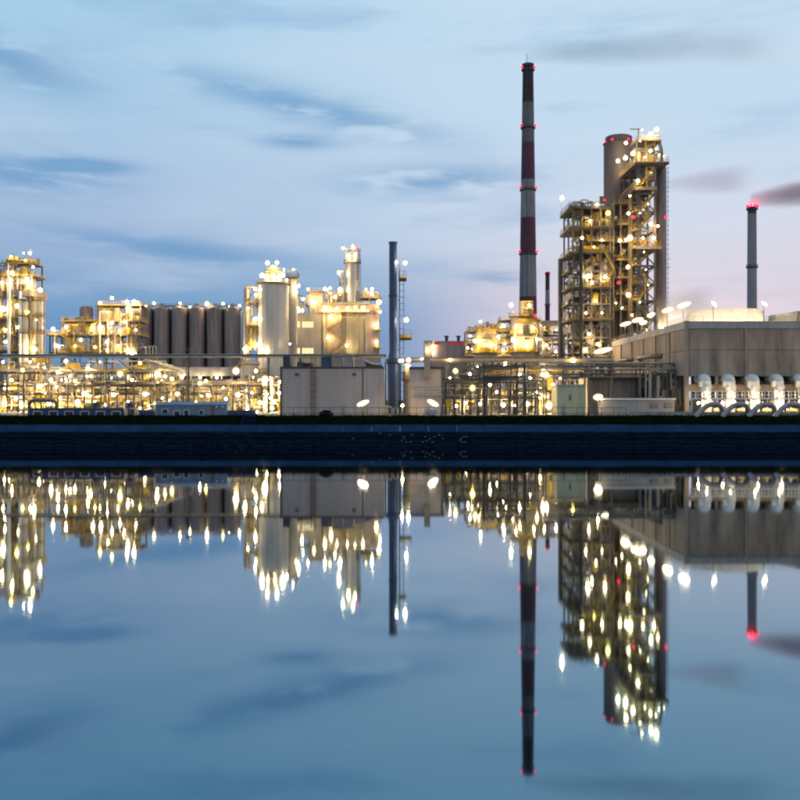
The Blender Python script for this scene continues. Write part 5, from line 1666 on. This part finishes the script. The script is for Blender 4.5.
for i in range(9):
    a, c_ = x0 + (x1 - x0) * i / 9, x0 + (x1 - x0) * (i + 1) / 9
    t.box('wall_panel', 'cabin_wall', a, c_ - .03, Y, Y + .15, G, PZ(404.8, Y))
t.box('roof', 'blue_roof', x0 - .15, x1 + .15, Y - .2, Y + 4, PZ(404.8, Y) + .01, PZ(401.8, Y))
t.box('end_wall', 'white', x1 - .2, x1 - .01, Y + .16, Y + 3.8, G, PZ(404.8, Y))
for a, c_, p0, p1 in ((174, 180, 417, 411), (184, 189, 417, 410), (199, 203.5, 414, 410.3), (162, 168, 413, 409)):
    w_ = t.box('window', 'glass_dark', PX(a, Y), PX(c_, Y), Y - .05, Y - .005, PZ(p1, Y), max(G + .02, PZ(p0, Y)))
    t.bars('frame', 'white', [((PX(a, Y), Y - .08, PZ(p1, Y)), (PX(c_, Y), Y - .08, PZ(p1, Y)), .1), ((PX(a, Y), Y - .08, PZ(p1, Y)), (PX(a, Y), Y - .08, max(G, PZ(p0, Y))), .1), ((PX(c_, Y), Y - .08, PZ(p1, Y)), (PX(c_, Y), Y - .08, max(G, PZ(p0, Y))), .1)], w_)
t.box('red_door', 'rust', PX(211, Y), PX(214, Y), Y - .05, Y - .005, G + .05, G + 2.2)
for a in (216, 222):
    t.box('bulkhead', 'white', PX(a, Y), PX(a + 1.6, Y), Y - .1, Y - .005, PZ(407.4, Y), PZ(406, Y))
for i, (a, c_, top) in enumerate(((139, 155, 411.2), (228, 254, 411))):
    t = Thing('flat_container', ('low navy flat container between the navy block and the site cabin', 'low blue flat container right of the site cabin')[i], 'container', (PX((a + c_) / 2, Y), Y, G))
    t.box('body', 'blue_cabin', PX(a, Y), PX(c_, Y), Y, Y + 2.5, G - .05, PZ(top, Y))
    t.box('rim', 'stack_blue', PX(a, Y) - .06, PX(c_, Y) + .06, Y - .06, Y + 2.56, PZ(top, Y) + .005, PZ(top, Y) + .14)
    k_ = int((c_ - a) / 3)
    for q in range(k_):
        xx = PX(a + (c_ - a) * (q + .5) / k_, Y)
        t.box('rib', 'stack_blue', xx - .06, xx + .06, Y - .07, Y - .005, G, PZ(top, Y))

# lamp posts
def lamp_post(label, px, py, yy, em, size=.42, double=False, flood=None, m='steel', group=None, lit=True):
    x = PX(px, yy)
    t = Thing('lamp_post', label, 'lamp post', (x, yy, G), group)
    zt = PZ(py, yy)
    t.lathe('pole', m, x, yy + .5, [(.16, G), (.16, G + 1), (.09, zt + .2)], 10)
    t.lathe('base_plate', m, x, yy + .5, [(.32, G), (.32, G + .12)], 10)
    if flood:
        t.flood(x, yy, zt, flood[0], flood[1], flood[2], 0, em)
    elif lit:
        t.lamp(x, yy, zt, size, em)
    else:
        t.box('lamp_head', m, x - .55, x + .55, yy - .2, yy + .8, zt - .1, zt + .5)
        t.box('lamp_head', m, x - .3, x + .3, yy - .6, yy - .22, zt - .05, zt + .4)
    return t


lamp_post('tall dark unlit lamp post standing before the mauve silos', 188.3, 350, 218, 'lamp_warm', m='dark_steel', lit=False)
lamp_post('lamp post with yellow lamp over the left end of the low pipe rack', 22.5, 370, 240, 'lamp_sodium', .45)
lamp_post('lamp post with yellow lamp beside the dark pipe rack', 455.5, 371, 224, 'lamp_sodium', .55)
lamp_post('floodlight post before the plain grey warehouse wall', 363, 403.2, 216, 'flood_white', flood=(2.3, .75, 22))
lamp_post('floodlight post above the low white cabinet', 433, 403.0, 221, 'flood_white', flood=(2.3, .8, -28))
lamp_post('floodlight post between the green switch house and long cabin', 598, 397, 216, 'flood_white', flood=(1.7, .9, 8))
lamp_post('small lamp post at the foot of the blue stack', 402.5, 405.5, 221, 'lamp_warm', .32)
lamp_post('low lamp post near the right end of the blue flat container', 257, 412, 220, 'lamp_warm', .22)

# bank fence
Y = 213.2
t = Thing('bank_fence', 'thin dark post and rail fence along the top of the bank', 'fence', (PX(440, Y), Y, G))
xa, xb_ = PX(281, Y), PX(626, Y)
k_ = 28
for i in range(k_ + 1):
    x = xa + (xb_ - xa) * i / k_
    t.box('post', 'dark_steel', x - .05, x + .05, Y - .05, Y + .05, G - .1, PZ(407.3, Y))
for py in (407.6, 413.2):
    t.box('rail', 'dark_steel', xa, xb_, Y - .035, Y + .035, PZ(py, Y) - .05, PZ(py, Y) + .05)

# shrub by the warehouse
sx, sy = PX(326, 214.5), 214.5
t = Thing('shrub', 'low round dark shrub at the foot of the grey warehouse', 'shrub', (sx, sy, G))
lv_, lf_ = [], []
for i in range(2600):
    a, e, rr_ = random.uniform(0, 2 * math.pi), random.uniform(0, math.pi / 2), random.random() ** .4
    q = Vector((1.75 * math.cos(a) * math.cos(e) * rr_, 1.0 * math.sin(a) * math.cos(e) * rr_, 1.15 * math.sin(e) * rr_))
    q += Vector((random.gauss(0, .08), random.gauss(0, .08), abs(random.gauss(0, .1))))
    u_ = Vector((random.gauss(0, 1), random.gauss(0, 1), random.gauss(0, 1))).normalized() * .11
    v_ = Vector((random.gauss(0, 1), random.gauss(0, 1), random.gauss(0, 1))).normalized() * .07
    b_ = len(lv_)
    lv_ += [tuple(q - u_), tuple(q + v_), tuple(q + u_), tuple(q - v_)]
    lf_.append((b_, b_ + 1, b_ + 2, b_ + 3))
t.add('foliage', mesh('foliage', lv_, lf_, 'leaf'), (sx, sy, G))
for i in range(5):
    t.bar('stem', 'rust', (sx, sy, G - .05), (sx + random.uniform(-1, 1), sy + random.uniform(-.5, .5), G + random.uniform(.6, 1.5)), .05)

# small pale birds resting on the stone courses
bv, bf = [], []
prof = [(-.24, .01, .10), (-.16, .045, .12), (-.04, .085, .13), (.08, .08, .14), (.15, .05, .18), (.19, .055, .23), (.24, .04, .24), (.30, .008, .23)]
for k_, (x_, r_, z_) in enumerate(prof):
    for i in range(8):
        a = 2 * math.pi * i / 8
        bv.append((x_, r_ * math.cos(a), z_ + r_ * math.sin(a)))
for k_ in range(len(prof) - 1):
    for i in range(8):
        j = (i + 1) % 8
        bf.append((k_ * 8 + i, (k_ + 1) * 8 + i, (k_ + 1) * 8 + j, k_ * 8 + j))
bird_me = mesh('bird', bv, bf, 'cabin_wall', True)
leg_me = bars_mesh([((.02, .03, 0), (.02, .03, .07), .02), ((.02, -.03, 0), (.02, -.03, .07), .02)], 'rust')
for i in range(26):
    px = random.choice((random.uniform(348, 440), random.uniform(400, 470)))
    kz = random.randint(2, 7)
    zt = -.25 + ch * (kz + 1) - .02
    yy = 200.2 + (zt - ch + .3) * .95 + .2
    o = bpy.data.objects.new('resting_bird', None)
    o.location = (PX(px, yy), yy, zt)
    o.rotation_euler = (0, 0, random.choice((0, math.pi)) + random.uniform(-.5, .5))
    o['label'] = 'small pale bird resting on the dark stone bank'
    o['category'] = 'bird'
    o['group'] = 'birds resting on the stone bank'
    col.objects.link(o)
    for nm, me_ in (('body', bird_me), ('legs', leg_me)):
        p_ = bpy.data.objects.new(nm, me_)
        p_.parent = o
        col.objects.link(p_)

# ================================================================== SMOKE AND STEAM
def smoke(name, label, p0, p1, r0, r1, dens, colr, scale=.12, rise=0.0, absorb=(0, 0, 0)):
    """plume from p0 drifting to p1 (along +X), radius growing r0 -> r1; volume inside a box"""
    p0, p1 = Vector(p0), Vector(p1)
    L = p1.x - p0.x
    R = max(r0, r1) * 1.15
    v = [(x_, y_, z_) for x_ in (0, L) for y_ in (-R, R) for z_ in (-R + min(0, p1.z - p0.z), R + max(0, p1.z - p0.z))]
    f = [(0, 1, 3, 2), (4, 6, 7, 5), (0, 4, 5, 1), (2, 3, 7, 6), (0, 2, 6, 4), (1, 5, 7, 3)]
    m = bpy.data.materials.new(name + '_volume')
    m.use_nodes = True
    n, l = m.node_tree.nodes, m.node_tree.links
    n.clear()
    def ma(op, a, b=None, c=None, clamp=False):
        q = n.new('ShaderNodeMath')
        q.operation = op
        q.use_clamp = clamp
        for i_, w__ in enumerate((a, b, c)):
            if w__ is None:
                continue
            if isinstance(w__, (int, float)):
                q.inputs[i_].default_value = w__
            else:
                l.new(w__, q.inputs[i_])
        return q.outputs[0]
    tcn = n.new('ShaderNodeTexCoord')
    sp = n.new('ShaderNodeSeparateXYZ')
    l.new(tcn.outputs['Object'], sp.inputs[0])
    t_ = ma('DIVIDE', sp.outputs[0], L, clamp=True)
    cz_ = ma('MULTIPLY', ma('POWER', t_, .6), p1.z - p0.z)
    rad_ = ma('MULTIPLY_ADD', ma('POWER', t_, .7), r1 - r0, r0)
    dz_ = ma('SUBTRACT', sp.outputs[2], cz_)
    d2 = ma('SQRT', ma('ADD', ma('MULTIPLY', dz_, dz_), ma('MULTIPLY', sp.outputs[1], sp.outputs[1])))
    q_ = ma('DIVIDE', d2, rad_)
    mpn = n.new('ShaderNodeMapping')
    mpn.inputs['Scale'].default_value = (scale * .35, scale, scale)
    l.new(tcn.outputs['Object'], mpn.inputs[0])
    nz_ = n.new('ShaderNodeTexNoise')
    nz_.inputs['Scale'].default_value = 1
    nz_.inputs['Detail'].default_value = 3
    l.new(mpn.outputs[0], nz_.inputs['Vector'])
    e_ = ma('ADD', q_, ma('MULTIPLY', ma('SUBTRACT', nz_.outputs['Fac'], .5), 1.1))
    mr = n.new('ShaderNodeMapRange')
    mr.interpolation_type = 'SMOOTHSTEP'
    mr.inputs[1].default_value = 1.0
    mr.inputs[2].default_value = .15
    l.new(e_, mr.inputs[0])
    fade = n.new('ShaderNodeMapRange')
    fade.interpolation_type = 'SMOOTHSTEP'
    fade.inputs[1].default_value = 1.0
    fade.inputs[2].default_value = .6
    l.new(t_, fade.inputs[0])
    dn = ma('MULTIPLY', ma('MULTIPLY', mr.outputs[0], fade.outputs[0]), dens)
    pv = n.new('ShaderNodeVolumePrincipled')
    pv.inputs['Color'].default_value = (*colr, 1)
    l.new(dn, pv.inputs['Density'])
    ou = n.new('ShaderNodeOutputMaterial')
    l.new(pv.outputs[0], ou.inputs['Volume'])
    me = bpy.data.meshes.new(name)
    me.from_pydata(v, [], f)
    me.materials.append(m)
    o = bpy.data.objects.new(name, me)
    o.location = p0
    o['label'] = label
    o['category'] = 'smoke'
    o['kind'] = 'stuff'
    col.objects.link(o)
    return o


Y = 495
smoke('smoke_plume', 'thin grey smoke trailing right from the tall banded chimney', (PX(528, Y), Y, PZ(58, Y)), (PX(800, Y), Y, PZ(42, Y)), 4, 15, .036, (.60, .60, .62), .05)
Y = 470
smoke('smoke_plume', 'dense smoke coloured pink for red lamp glow, trailing right from the plain grey chimney', (PX(750.5, Y), Y, PZ(202, Y)), (PX(900, Y), Y, PZ(184, Y)), 4.0, 13, .17, (1.0, .42, .50), .10)  # glow of the red chimney lamps is put into the volume colour
Y = 340
smoke('smoke_plume', 'faint dark smoke drifting right from behind the frame tower', (PX(664, Y), Y, PZ(186, Y)), (PX(760, Y), Y, PZ(178, Y)), 2.5, 8, .06, (1.0, .52, .62), .12)
# steam over the cooling tower
smoke('steam_cloud', 'pale steam drifting between the frame tower and cooling tower roof', (78, 303, PZ(318, 303)), (99, 303, PZ(303, 303)), 6, 8.5, .10, (1.0, .99, .98), .09)
for q, (px, yy) in enumerate(((662, 301.5), (672, 302), (684, 302.5))):  # added lamps below the roof's sight line, there to brighten the steam
    x = PX(px, yy)
    zt = 32.0
    t = Thing('lamp_post', 'unseen lamp post added behind the cooling tower roof to light the steam', 'lamp post', (x, yy, G), 'unseen lamp posts lighting the steam')
    t.lathe('pole', 'steel', x, yy + 1.3, [(.16, G), (.09, zt + .4)], 10)
    t.lamp(x, yy, zt, .55, 'lamp_bright', True)
